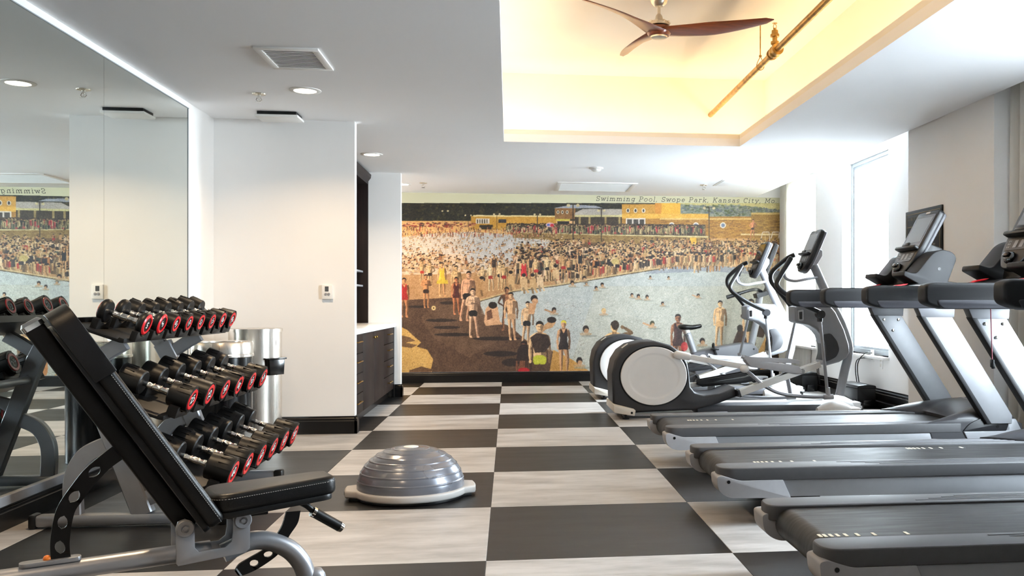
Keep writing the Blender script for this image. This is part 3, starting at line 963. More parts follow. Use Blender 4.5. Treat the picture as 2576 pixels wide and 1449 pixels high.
# ------------------------------------------------------------------ window wall clutter
def clutter():
    for k, (y, lab) in enumerate(((9.96, 'black power box on the floor below the outlets'), (11.88, 'black power box on the floor behind the elliptical machine'))):
        if k == 0:
            t = thing('power_box', lab, 'box', (3.93, y, 0), group='power boxes by the window wall')
            b = BM()
            prism(b, rnd([(-0.105, 0.0), (0.105, 0.0), (0.105, 0.215), (-0.105, 0.215)], [0.005, 0.005, 0.02, 0.02]), 'y', -0.24, 0.24, 0.012)
            obj('case', b, M['blackplastic'], t)
            b = BM()
            prism(b, rnd([(-0.112, 0.208), (0.112, 0.208), (0.108, 0.243), (0, 0.258), (-0.108, 0.243)], 0.02), 'y', -0.25, 0.25, 0.012)
            obj('lid', b, M['blackplastic'], t)
            for yy in (-0.16, 0.16):
                b = BM(); span(b, -0.135, -0.1, yy - 0.05, yy + 0.05, 0.0, 0.09, 0.012); obj('clip', b, M['blackgloss'], t)
            b = BM(); span(b, -0.05, 0.05, -0.29, -0.235, 0.0, 0.09, 0.012); obj('clip', b, M['blackgloss'], t)
            first = t
        else:
            t = copy_tree(first); t.location = (3.93, y, 0); t['label'] = lab
    first = None
    for (u, v, lab) in ((2195, 895, 'white wall outlet with two cords, left of the other outlet'), (2217, 912, 'white empty wall outlet nearer the column')):
        p = U(u, v, X=XW)
        if first is None:
            t = thing('wall_outlet', lab, 'outlet', (XW, p.y, p.z), group='outlets under the window')
            b = BM(); span(b, -0.006, 0, -0.045, 0.045, -0.07, 0.07, 0.003); obj('plate', b, M['white'], t)
            for z in (-0.03, 0.03):
                b = BM(); span(b, -0.008, -0.004, -0.02, 0.02, z - 0.018, z + 0.018, 0.002); obj('socket', b, M['cream'], t)
            first = t
        else:
            t = copy_tree(first); t.location = (XW, p.y, p.z); t['label'] = lab
    p = U(2195, 895, X=XW)
    for k, dz in enumerate((0.03, -0.03)):
        b = BM()
        tube(b, [(XW - 0.008, p.y, p.z + dz), (XW - 0.06, p.y + 0.03 + 0.02 * k, p.z + dz + 0.005), (XW - 0.10, p.y + 0.16 + 0.05 * k, p.z - 0.06), (XW - 0.10, p.y + 0.20 + 0.06 * k, p.z - 0.20), (XW - 0.06, p.y + 0.19 + 0.07 * k, 0.1)], 0.006, 8, sm=6)
        tag(obj('cable', b, M['blackplastic']), ('upper' if k == 0 else 'lower') + ' black cord plugged into the left wall outlet', 'cord', 'cords at the outlet')
    for k in range(2):
        y = 11.7
        b = BM()
        tube(b, [(XW - 0.005, y + 0.1 * k - 0.2, 0.45), (XW - 0.07, y + 0.05 * k - 0.1, 0.44 - 0.05 * k), (XW - 0.06, y + 0.06 * k, 0.3), (XW - 0.045, y + 0.05 * k, 0.09)], 0.006, 8, sm=6)
        tag(obj('cable', b, M['blackplastic']), ('thin' if k == 0 else 'second') + ' black cord rising behind the nearer elliptical mast', 'cord', 'cords behind the elliptical')
    # framed plaque on the column
    c = (XP + 0.012, 7.88, 1.70)
    t = thing('wall_plaque', 'black plaque with thin gold border on the column', 'sign', c)
    hy, hz = 0.36, 0.31
    b = BM(); span(b, -0.018, 0, -hy, hy, -hz, hz, 0.003); obj('board', b, M['plaque'], t)
    b = BM()
    for (a, bb, cc, dd) in ((-hy + .03, hy - .03, hz - .034, hz - .03), (-hy + .03, hy - .03, -hz + .03, -hz + .034), (-hy + .03, -hy + .034, -hz + .03, hz - .03), (hy - .034, hy - .03, -hz + .03, hz - .03), (-hy + .03, hy - .03, hz - .15, hz - .146)):
        span(b, -0.0195, -0.017, a, bb, cc, dd)
    obj('gold_border', b, M['gold'], t, smooth=0)
    # the plaque's own lettering is too faint in the photo to read: faint dashes of gilt where the lines run
    b = BM()
    random.seed(3)
    for r in range(5):
        y = hy - 0.06
        z = hz - 0.09 if r == 0 else hz - 0.2 - 0.07 * r
        while y > -hy + 0.12:
            w = random.uniform(0.02, 0.06)
            span(b, -0.0188, -0.017, y - w, y, z, z + (0.03 if r == 0 else 0.016))
            y -= w + 0.02
            if r == 0 and y < 0.05:
                break
    obj('faint_lettering', b, M['dimgold'], t, smooth=0)
clutter()
# ------------------------------------------------------------------ dumbbell rack and dumbbells
TILT = math.radians(20)
AX = Vector((math.cos(TILT), 0, -math.sin(TILT)))     # along a dumbbell, towards the room
UPN = Vector((math.sin(TILT), 0, math.cos(TILT)))

def dumbbell(name, label, num, r, hl, L, roll, loc, thin=False):
    """axis along local x; r head radius, hl head length, L overall length"""
    t = thing(name, label, 'dumbbell', loc, (0, TILT, 0), 'rubber dumbbells on the rack')
    Rr = MR(roll, 'X')
    hh = L / 2 - hl
    b = BM()
    lathe(b, [(0.013, -hh - 0.005), (0.013, -hh + 0.012), (0.0165, -hh + 0.018), (0.0165, -hh + 0.03), (0.0135, -hh + 0.036), (0.016, -hh + 0.06), (0.0172, 0), (0.016, hh - 0.06), (0.0135, hh - 0.036), (0.0165, hh - 0.03), (0.0165, hh - 0.018), (0.013, hh - 0.012), (0.013, hh + 0.005)], axis='x', n=14)
    ha = obj('handle', b, M['chrome'], t)
    b = BM()
    for x0, x1 in ((-hh + 0.05, -0.03), (-0.022, -0.016), (0.016, 0.022), (0.03, hh - 0.05)):
        if x1 > x0:
            lathe(b, [(0.0172, x0), (0.0182, x0 + 0.002), (0.0182, x1 - 0.002), (0.0172, x1)], axis='x', n=14)
    obj('grip', b, M['knurl'], ha)
    for s in (-1, 1):
        b = BM()
        x0 = hh * s
        def px(q):
            return s * (hh + q)
        if thin:
            prof = [(0.028, px(0.0)), (r * 0.86, px(0.003)), (r * 0.97, px(0.012)), (r, px(hl * 0.45)), (r, px(hl * 0.7)), (r * 0.93, px(hl * 0.9)), (r * 0.66, px(hl * 0.96)), (r * 0.62, px(hl * 0.86))]
        else:
            prof = [(0.03, px(0.0)), (r * 0.82, px(0.0)), (r * 0.9, px(0.006)), (r * 0.92, px(hl * 0.3)), (r * 0.955, px(hl * 0.85)), (r * 0.94, px(hl * 0.97)), (r * 0.84, px(hl * 0.985)), (r * 0.80, px(hl * 0.93))]
        lathe(b, prof, axis='x', n=28, M=Rr)
        if not thin:        # raised lips with grooves on opposite sides of the head
            for k, (a0, a1) in enumerate(((-0.75, 0.75), (PI - 0.75, PI + 0.75))):
                n = 9
                ring = lambda rr, q: [(px(q), rr * math.sin(a0 + (a1 - a0) * i / n), rr * math.cos(a0 + (a1 - a0) * i / n)) for i in range(n + 1)]
                rs = []
                for q0, ro in ((hl * 0.28, r * 0.925), (hl * 0.62, r * 1.0), (hl * 0.97, r * 1.03), (hl * 1.0, r * 1.0)):
                    rs.append([Rr @ Vector(p) for p in ring(ro, q0)] + [Rr @ Vector(p) for p in ring(r * 0.8, q0)][::-1])
                loft(b, rs)
                for a in (a0 + 0.35, (a0 + a1) / 2, a1 - 0.35):
                    box(b, (0, 0, 0), (hl * 0.42, 0.004, 0.006), 0.0015, Rr @ MR(-a, 'X') @ MT(px(hl * 0.62), 0, r * 1.0))
        hd = obj('head', b, M['rubber'], t)
        b = BM()
        e = px(hl * (0.97 if thin else 0.985))
        if thin:
            lathe(b, [(r * 0.60, e - s * 0.006), (r * 0.62, e + s * 0.003), (r * 0.76, e + s * 0.004), (r * 0.9, e - s * 0.002), (r * 0.97, e - s * 0.012), (r * 0.9, e - s * 0.02)], axis='x', n=32, cap=False)
        else:
            lathe(b, [(r * 0.52, e - s * 0.006), (r * 0.54, e + s * 0.002), (r * 0.64, e + s * 0.004), (r * 0.76, e + s * 0.003), (r * 0.82, e - s * 0.004), (r * 0.80, e - s * 0.012)], axis='x', n=32, cap=False)
        obj('end_ring', b, M['red'], hd)
        b = BM()
        lathe(b, [(r * 0.63, e - s * 0.012), (r * 0.62, e - s * 0.001), (r * 0.4, e)], axis='x', n=28)
        obj('end_cap', b, M['rubber'], hd)
        b = BM()
        Mx = MT(e + s * 0.0012, 0, 0) @ MR(roll + (0.4 if s < 0 else 0), 'X') @ MR(s * PI / 2, 'Z') @ MR(PI / 2, 'X')
        text_mesh(b, num, r * 0.78, Mx, 0.0006)
        obj('weight_number', b, M['number'], hd, smooth=0)
    return t

RACK_Y0, RACK_Y1 = 4.88, 6.56
# shelf front edge (X, Z) from the photograph's near corners
SH = [(-1.932, 0.958), (-1.742, 0.566), (-1.552, 0.176)]
SHD = 0.27

def rack():
    t = thing('dumbbell_rack', 'silver three tier dumbbell rack with black tilted shelves against the mirror', 'rack', (-1.95, 5.7, 0))
    o = Vector((-1.95, 5.7, 0))
    L = lambda x, y, z: Vector((x, y, z)) - o
    names = ['shelf'] * 3
    for k, (xs, zs) in enumerate(SH):
        P = Vector((xs, 0, zs)) - Vector((o.x, 0, 0))
        def q(a, n):
            w = P - AX * a + UPN * n
            return (w.x, w.z)
        prof = [q(0, 0.0), q(0.004, 0.014), q(0.03, 0.014), q(0.035, 0.004), q(SHD, 0.004), q(SHD + 0.002, 0.03), q(SHD + 0.008, 0.03), q(SHD + 0.01, -0.012), q(0.02, -0.012), q(0.0, -0.008)]
        b = BM(); prism(b, prof, 'y', RACK_Y0 - o.y, RACK_Y1 - o.y, 0.003)
        s = obj('shelf', b, M['black_metal'], t)
    # frames
    for y in (5.0, 6.15):
        yy = y - o.y
        b = BM(); span(b, -2.40 - o.x, -1.50 - o.x, yy - 0.035, yy + 0.035, 0.008, 0.07, 0.016); obj('foot', b, M['silver'], t)
        for x0, x1 in ((-2.43, -2.39), (-1.51, -1.455)):
            b = BM(); span(b, x0 - o.x, x1 - o.x, yy - 0.039, yy + 0.039, 0.0, 0.076, 0.014); obj('end_cap', b, M['blackplastic'], t)
        sec = [(-0.03, -0.045), (-0.022, -0.052), (0.022, -0.052), (0.03, -0.045), (0.03, 0.045), (0.022, 0.052), (-0.022, 0.052), (-0.03, 0.045)]
        b = BM(); sweep(b, [L(-1.88, y, 0.06), L(-2.15, y, 0.80), L(-2.20, y, 0.90)], sec, up=(1, 0, 0.4)); obj('upright', b, M['silver'], t)
        b = BM(); sweep(b, cr([L(-1.985, y, 0.445), L(-2.09, y, 0.41), L(-2.165, y, 0.365), L(-2.212, y, 0.285), L(-2.226, y, 0.2), L(-2.222, y, 0.06)], 6), [(a * 0.85, c * 0.85) for a, c in sec], up=(-1, 0, 0.3)); obj('rear_leg', b, M['silver'], t)
        b = BM(); sweep(b, [L(-2.16, y, 0.83), L(-2.05, y, 0.905), L(-1.975, y, 0.95)], [(a * 0.8, c * 0.75) for a, c in sec], up=(0, 0, 1)); obj('bracket', b, M['silver'], t)
        b = BM(); sweep(b, [L(-2.18, y, 0.86), L(-2.24, y, 0.935), L(-2.27, y, 1.02)], [(a * 0.8, c * 0.7) for a, c in sec], up=(0.5, 0, 1)); obj('bracket', b, M['silver'], t)
        for (xs, zs) in SH[1:]:
            P = Vector((xs, y, zs)) - AX * 0.08 - UPN * 0.012
            qz = max(P.z - 0.13, 0.09)
            Q = Vector((-1.88 - 0.27 * (qz - 0.06) / 0.74, y, qz))
            b = BM(); prism(b, [(P.x - o.x, P.z), (P.x - o.x - 0.03, P.z + 0.008), (Q.x - o.x - 0.01, Q.z + 0.09), (Q.x - o.x, Q.z), (Q.x - o.x + 0.03, Q.z + 0.01)], 'y', yy - 0.022, yy + 0.022, 0.004)
            obj('bracket', b, M['silver'], t)
    b = BM(); tube(b, [L(-2.11, 5.0, 0.67), L(-2.11, 6.15, 0.67)], 0.025, 12); obj('cross_bar', b, M['silver'], t)
    rows = [  # shelf, (number, radius, head length, total length, thin), first front face X,Z from photo
        (0, [('5', .062, .042, .24, True), ('5', .062, .042, .24, True), ('10', .058, .075, .275, False), ('10', .058, .075, .275, False), ('15', .06, .082, .29, False), ('15', .06, .082, .29, False), ('20', .064, .09, .305, False), ('20', .064, .09, .305, False)], 5.02, 6.49, 0.03, 0.105),
        (1, [('25', .072, .115, .375, False), ('25', .072, .115, .375, False), ('30', .074, .12, .385, False), ('30', .074, .12, .385, False), ('35', .076, .125, .395, False), ('35', .076, .125, .395, False)], 5.03, 6.42, 0.06, 0.112),
        (2, [('40', .08, .135, .42, False), ('40', .08, .135, .42, False), ('45', .082, .14, .43, False), ('45', .082, .14, .43, False), ('50', .084, .145, .44, False), ('50', .084, .145, .44, False)], 5.03, 6.40, 0.075, 0.118)]
    tiers = ('top', 'middle', 'bottom')
    order = ('nearest', 'second', 'third', 'fourth', 'fifth', 'sixth', 'seventh', 'farthest')
    sad = BM()
    rolls = [2.9, 0.9, 2.3, 0.5, 2.75, 0.35, 2.5, 2.1, 0.35, 1.9, 0.5, 2.85, 0.45, 0.7, 0.55, 0.3, 0.6, 0.4, 0.5, 0.35]
    n = 0
    sads = []
    for sh, lst, ya, yb, over, up in rows:
        xs, zs = SH[sh]
        for i, (num, r, hl, Lg, thin) in enumerate(lst):
            y = ya + (yb - ya) * i / (len(lst) - 1)
            face = Vector((xs, y, zs)) + AX * over + UPN * (r + 0.036)
            c = face - AX * (Lg / 2)
            od = 'farthest' if i == len(lst) - 1 else order[i]
            kind = 'flat red-rimmed' if thin else 'round headed'
            lab = '%s black %s dumbbell marked %s on the %s shelf of the rack' % (od, kind, num, tiers[sh])
            dumbbell('dumbbell', lab, num, r, hl, Lg, rolls[n], c, thin)
            n += 1
            # saddles under each head
            for s, a in ((1, hl * 0.45), (-1, Lg - hl * 0.5)):
                a0 = -over + a
                w = min(r * 1.25, 0.1)
                cen = r + 0.036
                pr = [(-w, 0.004), (-w, 0.03 + r * 0.42)]
                m = 8
                for k in range(m + 1):
                    q = -1.0 + 2.0 * k / m
                    pr.append(((r + 0.006) * math.sin(q * 0.98), cen - (r + 0.006) * math.cos(q * 0.98)))
                pr += [(w, 0.03 + r * 0.42), (w, 0.004)]
                hw = 0.016 if thin else 0.026
                bb = BM()
                base = Vector((xs, y, zs)) - AX * a0 - o
                Mx = MT(*base) @ MR(TILT, 'Y')
                prism(bb, pr, 'x', -hw, hw, 0.002, Mx)
                sads.append(bb)
    for bb in sads:
        obj('saddle', bb, M['rubber'], t)
rack()

# ------------------------------------------------------------------ adjustable bench
def bench():
    psi = math.radians(27)
    O = Vector((-1.104, 3.289, 0))
    t = thing('weight_bench', 'silver adjustable weight bench with black padded backrest and seat', 'bench', O, (0, 0, psi))
    d = Vector((math.cos(psi), math.sin(psi), 0)); l = Vector((-math.sin(psi), math.cos(psi), 0))
    def B(u, v, y=0.0):
        r = ray(u, v); C0 = Vector((0, 0, CAM_H))
        k = ((O - C0).dot(l) + y) / r.dot(l)
        P = C0 + r * k - O
        return (P.dot(d), P.z)
    def B3(u, v, y=0.0):
        a, c = B(u, v, y)
        return Vector((a, y, c))
    # seat: tapered pad
    yn = -0.12
    s0, s1 = Vector(B(608, 1302, -0.12)), Vector(B(838, 1256, -0.075))
    ang = math.atan2(s1.y - s0.y, s1.x - s0.x)
    x0, Ls = -0.09, 0.325 + 0.02
    plan = rnd([(x0, -0.125), (x0, 0.125), (Ls, 0.08), (Ls, -0.08)], [0.085, 0.085, 0.045, 0.045], 6)
    Mx = MT(s0.x, 0, s0.y) @ MR(-ang, 'Y')
    def pad(name, plan, h, Mx, mats, par, base_h=0.018):
        b = BM(); prism(b, plan, 'z', base_h, h, 0.02, Mx, seg=4)
        o = obj(name, b, M['leather'], par, smooth=50)
        b = BM(); prism(b, [(a * 0.96, c * 0.93) for a, c in plan], 'z', 0.0, base_h + 0.004, 0.004, Mx)
        obj('pad_base', b, M['blackplastic'], o)
        b = BM()
        P = [Mx @ Vector((a, c, h - 0.017)) for a, c in [((p[0]) * 1.0, p[1] * 1.004) for p in plan]]
        n = len(P)
        for i in range(n):      # dashed stitches
            A, C = P[i], P[(i + 1) % n]
            ll = (C - A).length
            m = max(1, int(ll / 0.008))
            for k in range(m):
                p, q = A.lerp(C, (k + 0.15) / m), A.lerp(C, (k + 0.75) / m)
                tube(b, [p, q], 0.0011, 4)
        obj('stitching', b, M['stitch'], o, smooth=0, kind='stuff')
        return o
    seat = pad('seat', plan, 0.085, Mx, None, t)
    # backrest
    p0, p1 = Vector(B(545, 1342, -0.125)), Vector(B(155, 790, -0.125))
    q0 = Vector(B(515, 1349, -0.125))
    dv = (Vector(B(170, 783, -0.125)) - Vector(B(557, 1298, -0.125)))
    ang = math.atan2(dv.y, dv.x)
    c0 = Vector(B(520, 1347, -0.125))
    Lb = (Vector(B(150, 800, -0.125)) - c0).length + 0.02
    plan = rnd([(0, -0.125), (0, 0.125), (Lb, 0.135), (Lb, -0.125)], [0.04, 0.04, 0.07, 0.07], 6)
    # local pad frame: x along the pad (upwards), z = sitting face
    ex = Vector((math.cos(ang), 0, math.sin(ang))); ez = Vector((math.sin(ang), 0, -math.cos(ang)))
    if ez.z < 0: ez = -ez
    ey = ez.cross(ex)
    Mb = Matrix(((ex.x, ey.x, ez.x, c0.x), (ex.y, ey.y, ez.y, 0), (ex.z, ey.z, ez.z, c0.y), (0, 0, 0, 1)))
    th = 0.078
    back = pad('backrest', plan, th, Mb, None, t)
    Ls0 = Lb * 0.715
    sl = rnd([(Ls0, -0.129), (Ls0, 0.137), (Lb + 0.006, 0.139), (Lb + 0.006, -0.129)], [0.004, 0.004, 0.072, 0.072], 6)
    b = BM(); prism(b, sl, 'z', 0.012, th + 0.004, 0.02, Mb, seg=4); obj('headrest_sleeve', b, M['leather2'], back, smooth=50)
    # spine tube under the pad
    b = BM()
    sec = rnd([(-0.03, -0.025), (0.03, -0.025), (0.03, 0.025), (-0.03, 0.025)], 0.012, 3)
    P0, P1 = Mb @ Vector((0.03, 0, -0.03)), Mb @ Vector((Lb - 0.015, 0, -0.03))
    sweep(b, [P0, P1], sec, up=(0, 1, 0)); sp = obj('spine', b, M['black_metal'], t)
    b = BM(); P2 = Mb @ Vector((Lb + 0.012, 0, -0.03)); sweep(b, [P1, P1.lerp(P2, 0.6), P2], [(a * 1.12, c * 1.12) for a, c in sec], up=(0, 1, 0), scales=[1, 1, 0.72]); obj('end_plug', b, M['chrome'], sp)
    # ladder plates
    def ladder(name, outer, inner, holes, th, par, hole_r):
        # strip of a curved plate with slots cut out: built as bands around each slot
        b = BM()
        A = cr([Vector(B(*p)) for p in outer], 6); C = cr([Vector(B(*p)) for p in inner], 6)
        n = 60
        def res(P):
            ls = [0]
            for i in range(1, len(P)): ls.append(ls[-1] + (P[i] - P[i - 1]).length)
            out = []
            for k in range(n + 1):
                s = ls[-1] * k / n
                i = max(j for j in range(len(ls)) if ls[j] <= s + 1e-9)
                i = min(i, len(P) - 2)
                f = (s - ls[i]) / max(ls[i + 1] - ls[i], 1e-9)
                out.append(P[i].lerp(P[i + 1], f))
            return out
        A, C = res(A), res(C)
        hs = []
        for h in holes:
            hp = Vector(B(*h))
            hs.append(min(range(n + 1), key=lambda k: ((A[k] + C[k]) / 2 - hp).length))
        def half(k):    # half opening of the slot across the plate, as a fraction
            for h in hs:
                dd = ((A[k] + C[k]) / 2 - (A[h] + C[h]) / 2).length / hole_r
                if dd < 1:
                    return 0.27 * math.sqrt(1 - dd * dd)
            return 0.0
        def quad(p0, p1, p2, p3):
            vs = [b.verts.new((p.x, y, p.y)) for y in (-th, th) for p in (p0, p1, p2, p3)]
            b.faces.new(vs[:4]); b.faces.new(vs[4:][::-1])
            for i in range(4):
                j = (i + 1) % 4
                b.faces.new((vs[i], vs[4 + i], vs[4 + j], vs[j]))
        for k in range(n):
            f0, f1 = half(k), half(k + 1)
            if f0 == 0 and f1 == 0:
                quad(A[k], C[k], C[k + 1], A[k + 1])
            else:
                quad(A[k], A[k].lerp(C[k], 0.5 - f0), A[k + 1].lerp(C[k + 1], 0.5 - f1), A[k + 1])
                quad(A[k].lerp(C[k], 0.5 + f0), C[k], C[k + 1], A[k + 1].lerp(C[k + 1], 0.5 + f1))
        bmesh.ops.remove_doubles(b, verts=b.verts, dist=1e-5)
        return obj(name, b, M['black_metal'], par, smooth=30)
    ladder('back_ladder', [(300, 1110), (264, 1137), (215, 1178), (180, 1221), (151, 1263), (136, 1300), (126, 1364), (129, 1420)],
           [(330, 1140), (281, 1174), (255, 1199), (233, 1223), (206, 1260), (186, 1293), (175, 1364), (181, 1420)],
           [(236, 1189), (188, 1247), (160, 1311), (151, 1377)], 0.006, t, 0.019)
    ladder('seat_ladder', [(755, 1284), (748, 1315), (727, 1347), (710, 1380), (688, 1403), (646, 1431), (612, 1446), (598, 1447)],
           [(720, 1287), (709, 1322), (692, 1350), (678, 1370), (664, 1382), (622, 1406), (600, 1420), (590, 1436)],
           [(674, 1391), (639, 1418)], 0.006, t, 0.014)
    # main tube, bracket, front leg
    b = BM()
    m0, m1 = B3(442, 1394), B3(60, 1450)
    ddv = (m1 - m0)
    sec = circ(0.036, 16, 0.031)
    sweep(b, [m0 + (m0 - m1) * 0.25, m0, m1, m1 + ddv * 0.55], sec, up=(0, 0, 1)); mt = obj('main_tube', b, M['silver'], t)
    e = m1 + ddv * 0.55
    b = BM(); sweep(b, cr([e, e + Vector((-0.08, 0, -0.03)), e + Vector((-0.13, 0, -0.12)), Vector((e.x - 0.14, 0, 0.03))], 5), circ(0.034, 14), up=(0, 1, 0)); obj('rear_leg', b, M['silver'], t)
    b = BM(); tube(b, [(e.x - 0.14, -0.3, 0.032), (e.x - 0.14, 0.3, 0.032)], 0.03, 14); rf = obj('rear_foot', b, M['silver'], t)
    for s in (-1, 1):
        b = BM(); tube(b, [(e.x - 0.14, s * 0.29, 0.032), (e.x - 0.14, s * 0.32, 0.032)], 0.032, 14); obj('end_cap', b, M['blackplastic'], rf)
    # collar plate where the ladder drops into the tube
    b = BM(); p = B3(150, 1408); sl = ddv.normalized(); Mx = MT(p.x - 0.01, 0, p.z) @ MR(-math.atan2(sl.z, sl.x) + PI, 'Y')
    prism(b, rnd([(-0.10, -0.022), (0.07, -0.022), (0.07, 0.022), (-0.10, 0.022)], 0.02), 'z', -0.008, 0.006, 0.002, Mx); obj('slot_plate', b, M['silver'], t)
    p = B3(122, 1410); b = BM(); ball(b, (p.x - 0.004, 0, p.z + 0.006), 0.012); obj('release_knob', b, M['orange'], t)
    out = [(442, 1326), (447, 1312), (465, 1305), (482, 1312), (489, 1330), (490, 1378), (500, 1388), (566, 1376), (582, 1362), (586, 1340), (586, 1302), (592, 1288), (610, 1284), (625, 1290), (629, 1304), (628, 1378), (617, 1390), (448, 1424), (443, 1418)]
    for y0, y1 in ((-0.058, -0.050), (0.050, 0.058)):
        b = BM(); prism(b, [B(u, v, -0.054) for u, v in out], 'y', y0, y1, 0.002); br = obj('bracket', b, M['silver'], t)
        for (u, v) in ((465, 1329), (610, 1308)):
            x, z = B(u, v, -0.054)
            yy = -0.058 if y0 < 0 else 0.058
            s = -1 if y0 < 0 else 1
            b = BM(); lathe(b, [(0.03, 0), (0.03, s * 0.006), (0.026, s * 0.010), (0.014, s * 0.010), (0.013, s * 0.006), (0.008, s * 0.006), (0.007, s * 0.011)], c=(x, yy, z), axis='y', n=24); obj('pivot_bolt', b, M['alu'], br)
    for (u, v) in ((465, 1329), (610, 1308)):
        x, z = B(u, v, -0.054)
        b = BM(); tube(b, [(x, -0.05, z), (x, 0.05, z)], 0.02, 14); obj('pivot_tube', b, M['black_metal'], t)
    x, z = B(465, 1329, -0.054); xs, zs = B(610, 1308, -0.054)
    b = BM(); span(b, xs - 0.05, xs + 0.09, -0.04, 0.04, zs + 0.005, zs + 0.05, 0.004); obj('seat_mount', b, M['black_metal'], t)
    # front leg: bent oval tube
    top = [(560, 1392), (629, 1361), (681, 1362), (728, 1382), (758, 1415), (775, 1452)]
    P = [B3(u, v) for u, v in top]
    P.append(Vector((P[-1].x + 0.03, 0, 0.14)))
    P.append(Vector((P[-1].x + 0.012, 0, 0.03)))
    b = BM(); sweep(b, cr(P, 6), circ(0.034, 16, 0.034), up=(0, 1, 0)); obj('front_leg', b, M['silver'], t)
    fx = P[-1].x
    b = BM(); tube(b, [(fx, -0.2, 0.032), (fx, 0.2, 0.032)], 0.03, 14); ff = obj('front_foot', b, M['silver'], t)
    for s in (-1, 1):
        b = BM(); lathe(b, [(0.045, -0.02), (0.05, 0), (0.045, 0.02)], c=(fx + 0.01, s * 0.225, 0.05), axis='y', n=24); obj('wheel', b, M['blackplastic'], ff)
    # black rubber guard plate under the leg and adjustment handle
    b = BM(); h = [B3(752, 1262), B3(772, 1272), B3(786, 1284)]; tube(b, cr(h, 4), 0.011, 12); hd = obj('seat_lever', b, M['black_metal'], t)
    a, c = B3(792, 1290), B3(853, 1324)
    b = BM(); tube(b, [a, c], 0.0185, 16); obj('lever_grip', b, M['rubber'], hd)
    dn = (c - a).normalized()
    b = BM(); tube(b, [a - dn * 0.012, a], 0.0195, 16); tube(b, [c, c + dn * 0.014], 0.0195, 16, scales=[1, 0.85]); obj('lever_ring', b, M['chrome'], hd)
    return t
bench()

# ------------------------------------------------------------------ balance dome
def bosu():
    c = U(1034, 1226, Z=0.05)
    t = thing('balance_dome', 'pearl grey inflated balance dome on a grey platform on the floor', 'balance trainer', (c.x, c.y, 0), (0, 0, 0.12))
    R = 0.315
    plan = []
    for k in range(72):
        a = 2 * PI * k / 72
        rr = R + 0.018
        x, y = rr * math.cos(a), rr * math.sin(a)
        if abs(y) < 0.11:
            x = math.copysign(R + 0.068 - 0.012 * (abs(y) / 0.11) ** 2, x)
        plan.append((x, y))
    b = BM(); prism(b, plan, 'z', 0.018, 0.062, 0.012, seg=3)
    pl = obj('platform', b, M['platform'], t, smooth=50)
    b = BM(); prism(b, [(x * 0.94, y * 0.94) for x, y in plan], 'z', 0.0, 0.02, 0.004); obj('rubber_base', b, M['blackplastic'], pl)
    for s in (-1, 1):
        b = BM(); prism(b, rnd([(-0.032, -0.011), (0.032, -0.011), (0.032, 0.011), (-0.032, 0.011)], 0.006), 'x', -0.002, 0.0035, 0, MT(s * (R + 0.0665), 0, 0.04)); obj('grip_slot', b, M['black_trim'], pl, smooth=0)
    prof = []
    H = 0.235
    def pr(q):
        a = q * PI / 2
        return (R * math.cos(a) ** 0.82, 0.06 + H * math.sin(a))
    ribs = [0.13, 0.26, 0.38, 0.49, 0.60, 0.71, 0.82]
    q = 0.0
    qs = list(np.linspace(0, 1, 48))
    pts = []
    for q in qs:
        pts.append((q, 0))
    for rb in ribs:
        pts += [(rb - 0.012, 0), (rb - 0.004, 0.003), (rb + 0.004, 0.003), (rb + 0.012, 0)]
    pts = sorted(p for p in pts if not any(p[1] == 0 and abs(p[0] - rb) < 0.011 for rb in ribs))
    prof = []
    for q, e in pts:
        r, z = pr(q)
        prof.append((max(r + e * math.cos(q * PI / 2), 0.0005), z + e * math.sin(q * PI / 2)))
    b = BM(); lathe(b, [(R + 0.004, 0.055), (R + 0.004, 0.062)] + prof, n=72, cap=False); obj('dome', b, M['bosu'], t, smooth=60)
    b = BM(); lathe(b, [(0.045, 0.06 + H - 0.002), (0.043, 0.06 + H + 0.0015), (0.0, 0.06 + H + 0.002)], n=32, cap=False); obj('top_badge', b, M['white'], t)
bosu()
